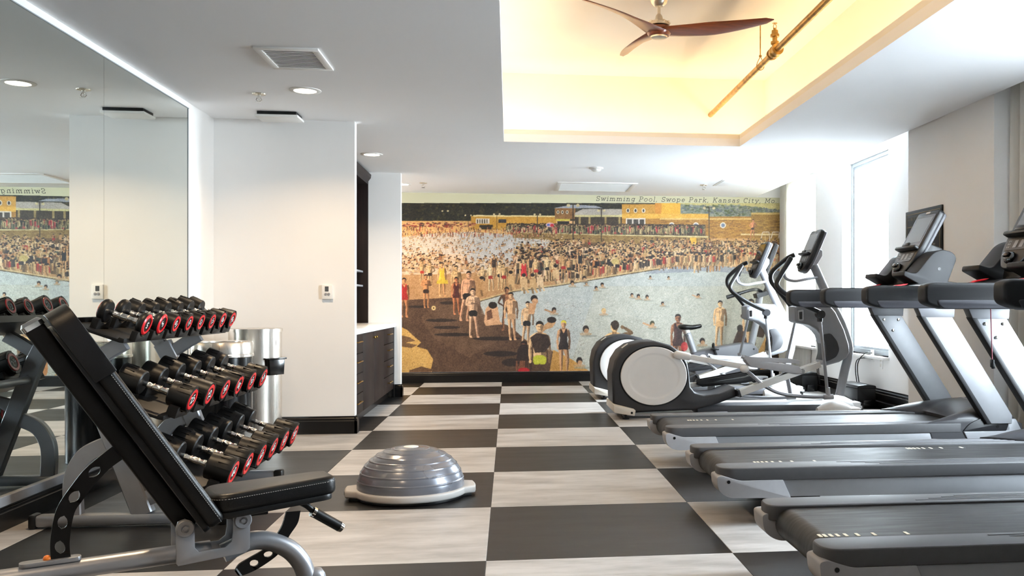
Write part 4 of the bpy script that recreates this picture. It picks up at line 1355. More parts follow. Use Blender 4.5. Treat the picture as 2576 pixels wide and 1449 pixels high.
# ------------------------------------------------------------------ console shared by the cardio machines
def console(par, bot, top, yc, w, screen='screen', kname='console'):
    """bot, top: (x,z) of the face ends in local coordinates; face looks back along -x"""
    b0, b1 = Vector((bot[0], yc, bot[1])), Vector((top[0], yc, top[1]))
    ex = (b1 - b0); Ln = ex.length; ex.normalize()
    ey = Vector((0, 1, 0))
    ez = ex.cross(ey)                      # out of the face
    if ez.x > 0: ez = -ez; 
    ey = ez.cross(ex)
    Mx = Matrix(((ex.x, ey.x, ez.x, b0.x), (ex.y, ey.y, ez.y, b0.y), (ex.z, ey.z, ez.z, b0.z), (0, 0, 0, 1)))
    k = Ln / 0.56
    h = w / 2
    plan = rnd([(0, -h * 0.42), (0.10 * k, -h * 0.86), (0.2 * k, -h * 0.98), (Ln, -h), (Ln, h), (0.2 * k, h * 0.98), (0.10 * k, h * 0.86), (0, h * 0.42)], [0.05, 0.05, 0.05, 0.035, 0.035, 0.05, 0.05, 0.05], 5)
    b = BM(); prism(b, plan, 'z', -0.05, 0.0, 0.014, Mx, seg=3)
    c = obj(kname, b, M['dcharcoal'], par, smooth=24)
    b = BM(); prism(b, [(x * 0.985 + 0.004, y * 0.94) for x, y in plan], 'z', -0.075, -0.046, 0.01, Mx); obj('back_shell', b, M['midgrey'], c)
    b = BM(); prism(b, rnd([(0.235 * k, -h * 0.86), (0.52 * k, -h * 0.86), (0.52 * k, h * 0.86), (0.235 * k, h * 0.86)], 0.012), 'z', -0.002, 0.0025, 0, Mx); obj('bezel', b, M['bezel' if screen == 'screen' else 'screen_dark'], c, smooth=0)
    b = BM(); prism(b, rnd([(0.285 * k, -h * 0.72), (0.50 * k, -h * 0.72), (0.50 * k, h * 0.72), (0.285 * k, h * 0.72)], 0.004), 'z', 0.002, 0.0035, 0, Mx); obj('screen', b, M[screen], c, smooth=0)
    b = BM(); span(b, 0.215 * k, 0.24 * k, -h * 0.93, h * 0.93, 0.0, 0.042, 0.008, Mx); span(b, 0.235 * k, 0.265 * k, -h * 0.3, h * 0.3, 0.028, 0.044, 0.006, Mx); obj('media_ledge', b, M['blackplastic'], c)
    b = BM(); prism(b, rnd([(0.125 * k, -h * 0.72), (0.205 * k, -h * 0.78), (0.205 * k, h * 0.78), (0.125 * k, h * 0.72)], 0.02), 'z', 0, 0.003, 0, Mx); kp = obj('keypad', b, M['keypad'], c, smooth=0)
    for yy in (-0.18, 0.18):
        b = BM()
        span(b, 0.14 * k, 0.19 * k, h * yy - 0.018, h * yy + 0.018, 0.0028, 0.0045, 0, Mx)
        obj('readout', b, M['keys'], kp, smooth=0)
    b = BM()
    for yy in (-0.62, -0.52, 0.52, 0.62):
        for q in (0.14, 0.16, 0.18):
            span(b, q * k, (q + 0.012) * k, h * yy - 0.005, h * yy + 0.005, 0.0028, 0.0042, 0, Mx)
    obj('keys', b, M['keys'], kp, smooth=0, kind='stuff')
    b = BM(); ball(b, (0, 0, 0), 0.04, Mx @ MT(0.066 * k, 0, 0.012), 1.0, 1.1, 0.6, 20); box(b, (0, 0, 0), (0.03, 0.055, 0.03), 0.008, Mx @ MT(0.072 * k, 0, 0.036)); obj('motion_control', b, M['blackgloss'], c)
    b = BM(); prism(b, rnd([(0.535 * k, -0.035), (0.55 * k, -0.035), (0.55 * k, 0.035), (0.535 * k, 0.035)], 0.006), 'z', 0.0, 0.002, 0, Mx); obj('top_slot', b, M['cream'], c, smooth=0)
    return c

# ------------------------------------------------------------------ treadmills
TRX = 1.12
def treadmill():
    t = thing('treadmill', '', 'treadmill', (TRX, 5.02, 0), group='grey treadmills in a row')
    zt = 0.305
    # deck body under the belt
    b = BM(); span(b, 0.06, 2.3, -0.30, 0.30, 0.13, 0.262, 0.01); obj('deck', b, M['dcharcoal'], t)
    # belt: loop round the rear roller
    prof = []
    for k in range(13):
        a = PI / 2 + PI * k / 12
        prof.append((0.055 + 0.066 * math.cos(a), 0.226 + 0.066 * math.sin(a)))
    prof = [(2.22, 0.292)] + prof + [(2.22, 0.16)]
    inner = [(0.09, 0.168), (0.09, 0.284)]
    b = BM(); prism(b, [(2.22, 0.292)] + prof[1:-1] + [(0.5, 0.16), (0.5, 0.28), (2.22, 0.28)], 'y', -0.268, 0.268); belt = obj('belt', b, M['belt'], t, smooth=30)
    b = BM(); tube(b, [(0.055, -0.30, 0.226), (0.055, 0.30, 0.226)], 0.06, 24); obj('rear_roller', b, M['roller'], t)
    for s in (-1, 1):
        # foot rail: grooved top, rounded rear end
        plan = rnd([(-0.045, 0.262), (2.09, 0.262), (2.06, 0.425), (-0.045, 0.425)], [0.06, 0, 0, 0.1], 8)
        plan = [(x, s * y) for x, y in plan]
        b = BM(); prism(b, plan, 'z', 0.238, zt, 0.009, seg=3)
        r = obj('side_rail', b, M['rail'], t, smooth=16)
        b = BM()
        for k in range(4):
            y = 0.30 + k * 0.024
            span(b, 0.62 + 0.07 * k, 2.1, s * y - 0.0035, s * y + 0.0035, zt - 0.003, zt + 0.0022, 0.001)
        obj('tread_rib', b, M['midgrey'], r, smooth=0)
        # light side panel and rear cap
        b = BM(); prism(b, [(0.33, 0.150), (2.13, 0.134), (2.07, 0.238), (0.29, 0.238)], 'y', min(s * 0.30, s * 0.415), max(s * 0.30, s * 0.415), 0.006); obj('side_panel', b, M['alu'], t)
        b = BM(); prism(b, [(2.138, 0.134), (2.52, 0.13), (2.54, 0.20), (2.47, 0.33), (2.42, 0.33), (2.39, 0.246), (2.078, 0.246)], 'y', min(s * 0.30, s * 0.432), max(s * 0.30, s * 0.432), 0.006); obj('front_panel', b, M['alu'], t)
        cap = rnd([(-0.062, 0.262), (-0.055, 0.19), (0.0, 0.152), (0.33, 0.146), (0.288, 0.240), (0.06, 0.240), (-0.035, 0.268)], [0.02, 0.05, 0.06, 0.004, 0.004, 0.02, 0.01], 5)
        b = BM(); prism(b, cap, 'y', min(s * 0.285, s * 0.428), max(s * 0.285, s * 0.428), 0.02, seg=3); cp = obj('rear_cap', b, M['lightgrey'], t, smooth=24)
        b = BM(); tube(b, [(0.0, s * 0.426, 0.235), (0.0, s * 0.430, 0.235)], 0.009, 12); obj('screw_hole', b, M['black_trim'], cp)
        # feet
        for x in (0.42, 2.1):
            b = BM(); span(b, x - 0.08, x + 0.08, s * 0.36 - 0.03, s * 0.36 + 0.03, 0.02, 0.155, 0.005); lathe(b, [(0.035, 0), (0.035, 0.02), (0.015, 0.025)], c=(x, s * 0.36, 0), n=16)
            obj('foot', b, M['blackplastic'], t)
        # upright: broad slanting blade with dark rear edge
        y0, y1 = s * 0.385, s * 0.455
        b = BM(); prism(b, [(1.775, 1.06), (1.98, 1.06), (2.43, 0.36), (2.43, 0.30), (2.26, 0.30)], 'y', min(y0, y1), max(y0, y1), 0.008); up = obj('upright', b, M['alu'], t)
        b = BM(); prism(b, [(1.745, 1.065), (1.78, 1.065), (2.275, 0.30), (2.24, 0.30)], 'y', min(y0, y1) - 0.004, max(y0, y1) + 0.004, 0.006); obj('rear_edge', b, M['grip'], up)
        b = BM(); prism(b, [(1.72, 1.13), (2.0, 1.13), (1.995, 1.055), (1.755, 1.055)], 'y', min(y0, y1) - 0.003, max(y0, y1) + 0.003, 0.006); obj('neck_cover', b, M['midgrey'], up)
        for (x, z) in ((1.835, 1.025), (1.955, 1.025), (1.91, 0.94)):
            b = BM(); lathe(b, [(0.011, 0), (0.011, -s * 0.005), (0.006, -s * 0.006)], c=(x, s * 0.385, z), axis='y', n=14); obj('bolt', b, M['chrome'], up)
        # handrail
        hr = rnd([(1.05, 1.155), (1.05, 1.245), (1.09, 1.262), (2.1, 1.262), (2.1, 1.128), (1.12, 1.128)], [0.03, 0.045, 0.03, 0.02, 0.02, 0.03], 5)
        ya, yb = s * 0.345, s * 0.445
        b = BM(); prism(b, hr, 'y', min(ya, yb), max(ya, yb), 0.022, seg=4); h = obj('handrail', b, M['grip'], t, smooth=60)
        b = BM(); prism(b, rnd([(1.105, 1.172), (2.08, 1.172), (2.08, 1.122), (1.14, 1.122)], [0.03, 0.01, 0.01, 0.03]), 'y', min(ya, yb) - 0.003 + 0.0, max(ya, yb) + 0.003, 0.014, seg=3); obj('lower_shell', b, M['gripband'], h, smooth=60)
        # cup holder wing
        wg = rnd([(1.665, 1.352), (1.672, 1.385), (1.755, 1.362), (1.885, 1.515), (1.955, 1.54), (2.035, 1.52), (2.065, 1.475), (1.985, 1.275), (1.82, 1.268)], [0.01, 0.012, 0.03, 0.05, 0.03, 0.03, 0.03, 0.02, 0.05], 5)
        ya, yb = s * 0.15, s * 0.36
        b = BM(); prism(b, wg, 'y', min(ya, yb), max(ya, yb), 0.018, seg=3); wo = obj('cup_holder', b, M['grip'], t, smooth=24)
        b = BM(); lathe(b, [(0.012, 0), (0.012, s * 0.003)], c=(1.93, s * 0.359, 1.40), axis='y', n=16); obj('port', b, M['black_trim'], wo)
    # motor hood
    xs = []
    b = BM()
    rings = []
    ny, nx = 25, 16
    for i in range(ny):
        y = -0.42 + 0.84 * i / (ny - 1)
        q = abs(y) / 0.42
        x0 = 2.10 - 0.28 * max(0.0, (q - 0.55) / 0.45) ** 0.8 if q > 0.55 else 2.10 - 0.02 * q
        ring = []
        top = 0.425 - 0.06 * q ** 2
        for k in range(nx + 1):
            u = k / nx
            x = x0 + (2.52 - x0) * u
            z = zt + 0.012 + (top - zt) * math.sin(min(1.0, u * 1.35) * PI / 2) ** 0.85
            if u > 0.75:
                z -= 0.09 * ((u - 0.75) / 0.25) ** 2
            if q > 0.9:
                z -= (z - zt) * 0.5 * ((q - 0.9) / 0.1) ** 2
            ring.append((x, y, z))
        ring += [(2.53, y, 0.16), (x0 + 0.03, y, 0.20), (x0, y, zt - 0.01)]
        rings.append(ring)
    loft(b, rings)
    hood = obj('motor_hood', b, M['grip2'], t, smooth=50)
    for s in (-1, 1):
        b = BM(); prism(b, rnd([(2.075, 0.248), (2.12, 0.30), (2.24, 0.352), (2.36, 0.358), (2.40, 0.33), (2.43, 0.248)], [0.01, 0.05, 0.08, 0.05, 0.03, 0.02], 5), 'y', min(s * 0.40, s * 0.432), max(s * 0.40, s * 0.432), 0.008); sd = obj('hood_side', b, M['dcharcoal'], hood)
        b = BM(); tube(b, [(2.33, s * 0.431, 0.278), (2.33, s * 0.434, 0.278)], 0.011, 12); obj('screw_hole', b, M['black_trim'], sd)
    b = BM(); box(b, (0, 0, 0), (0.05, 0.17, 0.004), 0.0015, MT(2.36, 0.02, 0.428) @ MR(0.05, 'Y')); obj('hood_badge', b, M['lightgrey'], hood)
    # dash between the handrails, mast and console
    b = BM(); prism(b, rnd([(1.70, 1.20), (1.60, 1.262), (1.72, 1.285), (1.90, 1.32), (2.09, 1.30), (2.09, 1.14), (1.85, 1.14)], 0.03), 'y', -0.36, 0.36, 0.014); da = obj('dash', b, M['grip'], t)
    for s in (-1, 1):
        b = BM(); prism(b, rnd([(1.50, 1.255), (1.62, 1.275), (1.80, 1.285), (1.80, 1.255)], 0.008), 'y', min(s * 0.30, s * 0.43), max(s * 0.30, s * 0.43), 0.006); obj('dash_trim', b, M['lightgrey'], da)
    b = BM(); prism(b, rnd([(1.60, 1.272), (1.68, 1.284), (1.70, 1.294), (1.62, 1.284)], 0.004), 'y', -0.36, -0.30, 0.003); obj('stop_clip', b, M['red'], da)
    b = BM(); prism(b, rnd([(1.58, 1.275), (1.66, 1.29), (1.68, 1.30), (1.60, 1.287)], 0.004), 'y', 0.05, 0.10, 0.003); obj('stop_clip', b, M['red'], da)
    b = BM(); prism(b, rnd([(1.78, 1.28), (1.80, 1.38), (1.98, 1.60), (2.10, 1.56), (2.02, 1.28)], 0.03), 'y', -0.10, 0.10, 0.012); obj('console_neck', b, M['blackplastic'], t)
    console(t, (1.755, 1.355), (2.03, 1.85), 0.0, 0.36)
    return t

def belt_marks(t, u, v, Y0, rev=False):
    belt = [c for c in t.children if c.name.startswith('belt')][0]
    p = U(u, v, Z=0.293)
    x = p.x - TRX
    y = p.y - t.location.y
    y = max(-0.19, min(0.21, y))
    for d in (0, .019, .042, .067, .099, .144, .208, .335):
        b = BM(); prism(b, rnd([(x + d, y - 0.02), (x + d + 0.013, y - 0.02), (x + d + 0.013, y + 0.02), (x + d, y + 0.02)], 0.003, 2), 'z', 0.2915, 0.2932)
        obj('belt_mark', b, M['mark'], belt, smooth=0)

T2 = treadmill()
T1 = copy_tree(T2); T1.location.y = 6.57
T3 = copy_tree(T2); T3.location.y = 3.46
T1['label'] = 'farthest grey treadmill, next to the elliptical machines'
T2['label'] = 'middle grey treadmill with a crimson safety cord hanging from it'
T3['label'] = 'nearest grey treadmill, cut off by the lower right corner'
belt_marks(T1, 1729, 1057, 0); belt_marks(T2, 1918, 1177, 0); belt_marks(T2, 2280, 1128, 0); belt_marks(T3, 2107, 1384, 0)
def cord():
    p = U(2492, 772, Y=4.75)
    q = U(2496, 905, Y=4.75)
    o = T2.location
    b = BM(); tube(b, [p - o + Vector((0.05, 0.0, 0.12)), p - o + Vector((0, 0, 0.02)), p - o, q - o], 0.0028, 6); c = obj('safety_cord', b, M['cord'], T2)
    b = BM(); box(b, q - o + Vector((0, 0, -0.02)), (0.022, 0.016, 0.045), 0.006); box(b, q - o + Vector((0.006, 0, -0.035)), (0.02, 0.014, 0.03), 0.005); obj('cord_clip', b, M['blackplastic'], c)
cord()

# ------------------------------------------------------------------ elliptical machines
def elliptical():
    O = Vector((1.2, 9.35, 0))
    t = thing('elliptical', 'nearer elliptical machine with round grey disc and bare grey screen', 'elliptical', O, group='elliptical machines by the window')
    def T(u, v, y):           # trace on the plane local y -> local (x, z)
        p = U(u, v, Y=O.y + y)
        return (p.x - O.x, p.z)
    def T3_(u, v, y):
        a, c = T(u, v, y)
        return Vector((a, y, c))
    yn, yf = -0.24, 0.24
    body = [(1542, 1014), (1539, 941), (1546, 908), (1561, 884), (1583, 868), (1612, 860), (1646, 857.5), (1687, 868), (1714, 887), (1730, 914), (1735, 945), (1738, 974), (1749, 988), (1770, 994), (1811, 990), (1850, 975), (1860, 996), (1790, 1022), (1745, 1032), (1596, 1039), (1550, 1020)]
    b = BM(); prism(b, [T(u, v, yn) for u, v in body], 'y', yn, yf, 0.03, seg=4); bd = obj('drive_cover', b, M['charcoal'], t, smooth=50)
    cx, cz = T(1644.6, 945.7, yn); rx, rz = T(1644.6 + 83, 945.7, yn)[0] - cx, T(1644.6, 945.7 - 73.5, yn)[1] - cz
    for s in (-1, 1):
        y = yn if s < 0 else yf
        def ell(k, n=56):
            return [(cx + rx * k * math.cos(2 * PI * i / n), cz + rz * k * math.sin(2 * PI * i / n)) for i in range(n)]
        b = BM(); prism(b, ell(1.045), 'y', min(y, y + s * 0.004), max(y, y + s * 0.004)); obj('disc_gap', b, M['black_trim'], bd)
        b = BM()
        rings = []
        for k, d in ((1.0, 0.0), (1.0, 0.012), (0.985, 0.018), (0.80, 0.024), (0.77, 0.022), (0.745, 0.0185), (0.70, 0.018), (0.3, 0.021), (0.02, 0.022)):
            rings.append([(x, y + s * d, z) for x, z in ell(k)])
        loft(b, rings); ds = obj('crank_disc', b, M['discgrey'], t, smooth=40)
        # crank arm hub
        if s < 0:
            hub, bar = (1708, 893), (1880, 924)
        else:
            hub, bar = (1590, 985), (1800, 962)
        ya = y + s * 0.05
        A, Bq = T3_(*hub, ya), T3_(*bar, ya)
        b = BM(); dirv = (Bq - A).normalized()
        sweep(b, [A - dirv * 0.055, A - dirv * 0.03, A, A + dirv * 0.10, A + dirv * 0.115], circ(0.042, 16, 0.045), up=(0, 1, 0), scales=[0.45, 0.9, 1.0, 0.92, 0.8])
        tube(b, [A, A + Vector((0, -s * 0.05, 0))], 0.03, 16)
        obj('crank_hub', b, M['discgrey'], t, smooth=60)
        b = BM(); sweep(b, [A + dirv * 0.09, Bq], rnd([(-0.018, -0.026), (0.018, -0.026), (0.018, 0.026), (-0.018, 0.026)], 0.006, 2), up=(0, 0, 1)); obj('pedal_arm', b, M['discgrey'], t)
        # pedal tray
        if s < 0:
            ped = [(1870, 899), (1884, 906), (1990, 917), (2006, 921), (2012, 930), (2011, 939), (1996, 940), (1885, 922), (1874, 910)]
            py0, py1 = ya - 0.07, ya + 0.07
        else:
            ped = [(1750, 955), (1762, 962), (1868, 949), (1884, 944), (1892, 951), (1892, 957), (1872, 962), (1764, 972), (1750, 966)]
            py0, py1 = ya - 0.07, ya + 0.07
        P = [T(u, v, ya) for u, v in ped]
        low = [P[0], P[1], P[2], P[3], P[4], P[5], P[6], P[7], P[8]]
        b = BM(); prism(b, low, 'y', py0, py1, 0.008, seg=3)
        pd = obj('pedal', b, M['lightgrey' if s < 0 else 'dcharcoal'], t, smooth=50)
        # raised rim of the tray
        rim = [Vector((P[0][0], py0, P[0][1] + 0.012)), Vector((P[1][0], py0, P[1][1] + 0.02)), Vector((P[2][0], py0, P[2][1] + 0.045)), Vector((P[3][0], py0 + 0.01, P[3][1] + 0.05))]
        rim2 = [Vector((p.x, py1, p.z)) for p in rim]
        rim2[-1].y -= 0.01 * 2
        b = BM(); sweep(b, rim + rim2[::-1], [(-0.004, -0.028), (0.004, -0.028), (0.004, 0.012), (-0.004, 0.012)], up=(0, 0, 1)); obj('pedal_rim', b, M['lightgrey' if s < 0 else 'dcharcoal'], pd)
        e = T3_(*((2014, 934) if s < 0 else (1894, 955)), ya)
        b = BM(); tube(b, [e + Vector((0, -0.05, 0)), e + Vector((0, 0.05, 0))], 0.03, 16); obj('ramp_wheel', b, M['blackplastic'], pd)
        # ramp channel
        yr = y + s * 0.045
        q0, q1 = T3_(1857, 989, yr), T3_(2060, 916, yr)
        sec = [(-0.055, -0.03), (0.055, -0.03), (0.055, 0.03), (0.042, 0.03), (0.040, 0.012), (0.012, 0.006), (0.0, 0.018), (-0.012, 0.006), (-0.040, 0.012), (-0.042, 0.03), (-0.055, 0.03)]
        b = BM(); sweep(b, [q0, q1], sec, up=(0, 0, 1)); rp = obj('ramp', b, M['aluchan'], t, smooth=20)
        b = BM(); sweep(b, [q0 - (q1 - q0) * 0.012, q0 + (q1 - q0) * 0.012], [(a * 1.12, c * 1.25) for a, c in [(-0.055, -0.03), (0.055, -0.03), (0.055, 0.03), (-0.055, 0.03)]], up=(0, 0, 1)); obj('ramp_cap', b, M['dcharcoal'], rp)
        # swing arms
        yy = y + s * 0.07
        if s < 0:
            piv, low_, ballp = (2063, 797), (2082, 990), (1873, 928)
            hand = [(2063, 786), (2020, 766), (1984, 745), (1962, 727), (1957, 712), (1968, 692), (1984, 668), (1997, 648)]
            grip0 = 3
        else:
            piv, low_, ballp = (2001, 797), (1974, 925), (1790, 975)
            hand = [(2001, 786), (1976, 752), (1950, 722), (1938, 704), (1940, 684), (1962, 662), (1980, 648), (1992, 642)]
            grip0 = 2
        H = [T3_(u, v, yy) for u, v in hand]
        if True:
            for i, hp in enumerate(H):
                hp.y -= s * 0.02 * max(0, i - 2)
        b = BM(); tube(b, cr(H, 5), 0.026, 12); tube(b, [H[-1], H[-1] + (H[-1] - H[-2]) * 0.12], 0.026, 12, scales=[1, 0.6]); ha = obj('moving_handle', b, M['blackplastic'], t)
        pv = T3_(*piv, yy)
        b = BM(); tube(b, [(pv.x, yy - 0.045, pv.z + 0.025), (pv.x, yy + 0.045, pv.z + 0.025)], 0.042, 18); tube(b, [pv + Vector((0, 0, 0.03)), pv + Vector((0.002 * s, 0, -0.05))], 0.028, 14); obj('pivot_cover', b, M['dcharcoal'], ha)
        lw = T3_(*low_, yy)
        b = BM(); tube(b, [pv + Vector((0, 0, -0.04)), lw], 0.0165, 12); obj('swing_link', b, M['alu'], t)
        bl = T3_(*ballp, ya - s * 0.0 + s * 0.06)
        end = T3_(*((2084, 999) if s < 0 else (1990, 1000)), yy)
        mids = [T3_(u, v, yy) for u, v in (((1893, 945), (1925, 972), (1968, 991), (2030, 998)) if s < 0 else ((1815, 985), (1850, 995), (1890, 999), (1940, 1001)))]
        b = BM(); ball(b, bl, 0.04, sx=1.2); obj('rod_end', b, M['discgrey'], t)
        b = BM(); tube(b, cr([bl] + mids + [end], 6), 0.0185, 12); obj('push_rod', b, M['silver'], t)
        b = BM(); tube(b, [end + Vector((-0.05, 0, 0)), end + Vector((0.05, 0, 0.004))], 0.027, 14); tube(b, [lw + Vector((0, 0, 0.06)), Vector((end.x, yy, end.z))], 0.024, 14); obj('rod_joint', b, M['lightgrey'], t)
        # fixed bar and its pulse grip
        ym = s * 0.17
        m0, m1, m2, m3 = T3_(2060, 697, 0), T3_(2000, 707, ym), T3_(1978, 701, ym), T3_(1972, 686, ym)
        b = BM(); tube(b, cr([m0, T3_(2030, 702, ym * 0.7), m1, m2, m3, T3_(1978, 668, ym)], 5), 0.015, 10); fb = obj('fixed_bar', b, M['alu'], t)
        b = BM(); tube(b, [m3 + Vector((0.01, 0, 0.02)), T3_(1984, 652, ym)], 0.0185, 12); obj('pulse_grip', b, M['blackplastic'], fb)
    # front shroud: crescent
    sh = [(1998, 772), (2026, 763), (2085, 766), (2101, 785), (2122, 828), (2134, 865), (2136, 886), (2129, 900), (2110, 911), (2078, 920), (2064, 917), (2072, 905), (2077, 888), (2075, 868), (2066, 846), (2052, 829), (2034, 818), (2005, 812), (1999, 808)]
    b = BM(); prism(b, [T(u, v, -0.1) for u, v in sh], 'y', -0.13, 0.13, 0.03, seg=4); so = obj('front_shroud', b, M['shroud'], t, smooth=55)
    ins = [(2068, 842), (2090, 838), (2106, 858), (2112, 880), (2104, 898), (2084, 908), (2072, 911), (2078, 890), (2077, 866)]
    b = BM(); prism(b, rnd([T(u, v, -0.13) for u, v in ins], 0.03), 'y', -0.136, 0.136, 0.006); obj('shroud_inset', b, M['charcoal'], so, smooth=50)
    b = BM(); prism(b, rnd([T(u, v, -0.13) for u, v in ((2007, 781), (2021, 779), (2021, 806), (2008, 807))], 0.01), 'y', -0.14, -0.125, 0.003); prism(b, rnd([T(u, v, -0.13) for u, v in ((2007, 781), (2021, 779), (2021, 806), (2008, 807))], 0.01), 'y', 0.125, 0.14, 0.003); obj('shroud_badge', b, M['lightgrey'], so)
    b = BM(); prism(b, rnd([T(u, v, -0.14) for u, v in ((2010, 785), (2018, 784), (2018, 803), (2011, 803))], 0.006), 'y', -0.143, -0.138); obj('badge_slot', b, M['black_trim'], so)
    # mast
    P = [T3_(u, v, 0) for u, v in ((2112, 995), (2124, 935), (2134, 893), (2133, 862), (2117, 815), (2096, 773), (2074, 728), (2057, 690), (2041, 655))]
    b = BM(); sweep(b, cr(P, 5), circ(0.048, 16, 0.036), up=(0, 1, 0)); obj('mast', b, M['alu'], t, smooth=60)
    # base
    gx0, gx1 = T(1752, 1020, -0.1)[0], T(2090, 1010, -0.1)[0]
    b = BM(); span(b, gx0, gx1, -0.15, 0.15, 0.02, 0.105, 0.008); obj('base_beam', b, M['midgrey'], t)
    x1 = T(2140, 1020, -0.3)[0]
    for s in (-1, 1):
        cx_, cz_ = T(2098, 1003, s * 0.30)
        b = BM()
        rings = []
        for q in np.linspace(0, 1, 9):
            x = cx_ - 0.17 + 0.46 * q
            w = 0.05 + 0.065 * math.sin(PI * min(1, q * 1.15)) ** 0.7
            h = 0.035 + 0.10 * math.sin(PI * min(1, 0.12 + q * 0.92)) ** 1.3
            ring = []
            for a in np.linspace(0, PI, 11):
                ring.append((x, s * 0.27 + w * math.cos(a), 0.022 + h * math.sin(a) ** 0.8))
            rings.append(ring + [(x, s * 0.27 - w, 0.012), (x, s * 0.27 + w, 0.012)])
        loft(b, rings); ft = obj('front_foot', b, M['discgrey'], t, smooth=50)
        b = BM(); span(b, cx_ + 0.10, cx_ + 0.27, s * 0.27 - 0.075, s * 0.27 + 0.075, 0.008, 0.085, 0.018); obj('foot_block', b, M['discgrey'], ft)
        b = BM(); tube(b, [(cx_ + 0.29, s * 0.27 - 0.03, 0.04), (cx_ + 0.29, s * 0.27 + 0.03, 0.04)], 0.03, 18); span(b, cx_ + 0.24, cx_ + 0.29, s * 0.27 - 0.045, s * 0.27 - 0.032, 0.01, 0.07, 0.004); obj('transport_wheel', b, M['blackplastic'], ft)
    b = BM(); span(b, x1 - 0.22, x1 - 0.05, -0.26, 0.26, 0.015, 0.10, 0.012); obj('front_beam', b, M['lightgrey'], t)
    # rear cross foot with levelling feet
    rx0, rx1 = T(1543, 1030, -0.3)[0], T(1597, 1030, -0.36)[0]
    b = BM(); prism(b, rnd([(rx0, 0.07), (rx1, 0.035), (rx1 + 0.01, 0.095), (rx0, 0.15)], 0.012), 'y', -0.36, 0.36, 0.012); rf = obj('rear_foot', b, M['cream'], t)
    for y in (-0.31, 0.31):
        b = BM(); lathe(b, [(0.035, 0), (0.035, 0.012), (0.012, 0.016), (0.012, 0.06)], c=((rx0 + rx1) / 2 + 0.02, y, 0), n=18); obj('levelling_foot', b, M['blackplastic'], rf)
    b = BM(); tube(b, [(rx1 - 0.03, -0.358, 0.068), (rx1 - 0.03, -0.362, 0.068)], 0.012, 12); obj('foot_hole', b, M['black_trim'], rf)
    b = BM(); span(b, rx0 + 0.1, gx0 + 0.3, -0.26, -0.2, 0.02, 0.05, 0.006); span(b, rx0 + 0.1, gx0 + 0.3, 0.2, 0.26, 0.02, 0.05, 0.006); obj('base_rail', b, M['alu'], t)
    b = BM(); span(b, 0, 0.075, -0.034, 0.034, -0.002, 0.004, 0.002, MT(*T3_(1561, 876, 0)) @ MR(-0.62, 'Y') @ MT(0, -0.16, 0.012)); obj('cover_badge', b, M['cream'], bd)
    # console
    console(t, T(2010, 683, 0), T(2054, 578, 0), 0, 0.34, 'screen')
    b = BM(); prism(b, rnd([T(u, v, 0) for u, v in ((2032, 668), (2046, 622), (2062, 632), (2062, 645), (2048, 668))], 0.01), 'y', -0.09, 0.09, 0.008); obj('console_back', b, M['lightgrey'], t)
    return t
E1 = elliptical()
E2 = copy_tree(E1)
E2.location.y += 1.9
E2.location.x += -0.02
E2['label'] = 'farther elliptical machine, partly hidden, with a dark glossy screen'
E1['label'] = 'nearer elliptical machine with a full grey disc and bare grey screen'
def dark_screen():
    for c in E2.children:
        if c.name.startswith('console') and 'back' not in c.name:
            for g in c.children:
                if g.name.startswith('screen') or g.name.startswith('bezel'):
                    g.data = g.data.copy()
                    g.data.materials.clear()
                    g.data.materials.append(M['screen_dark'])
dark_screen()
def turn_crank():          # the farther machine stands with its crank a little further round
    for c in E2.children:
        n = c.name.split('.')[0]
        if n in ('crank_hub', 'pedal_arm', 'pedal') and sum(v.co.y for v in c.data.vertices) < 0:
            c.location = (0.09, 0.0, -0.09)
turn_crank()

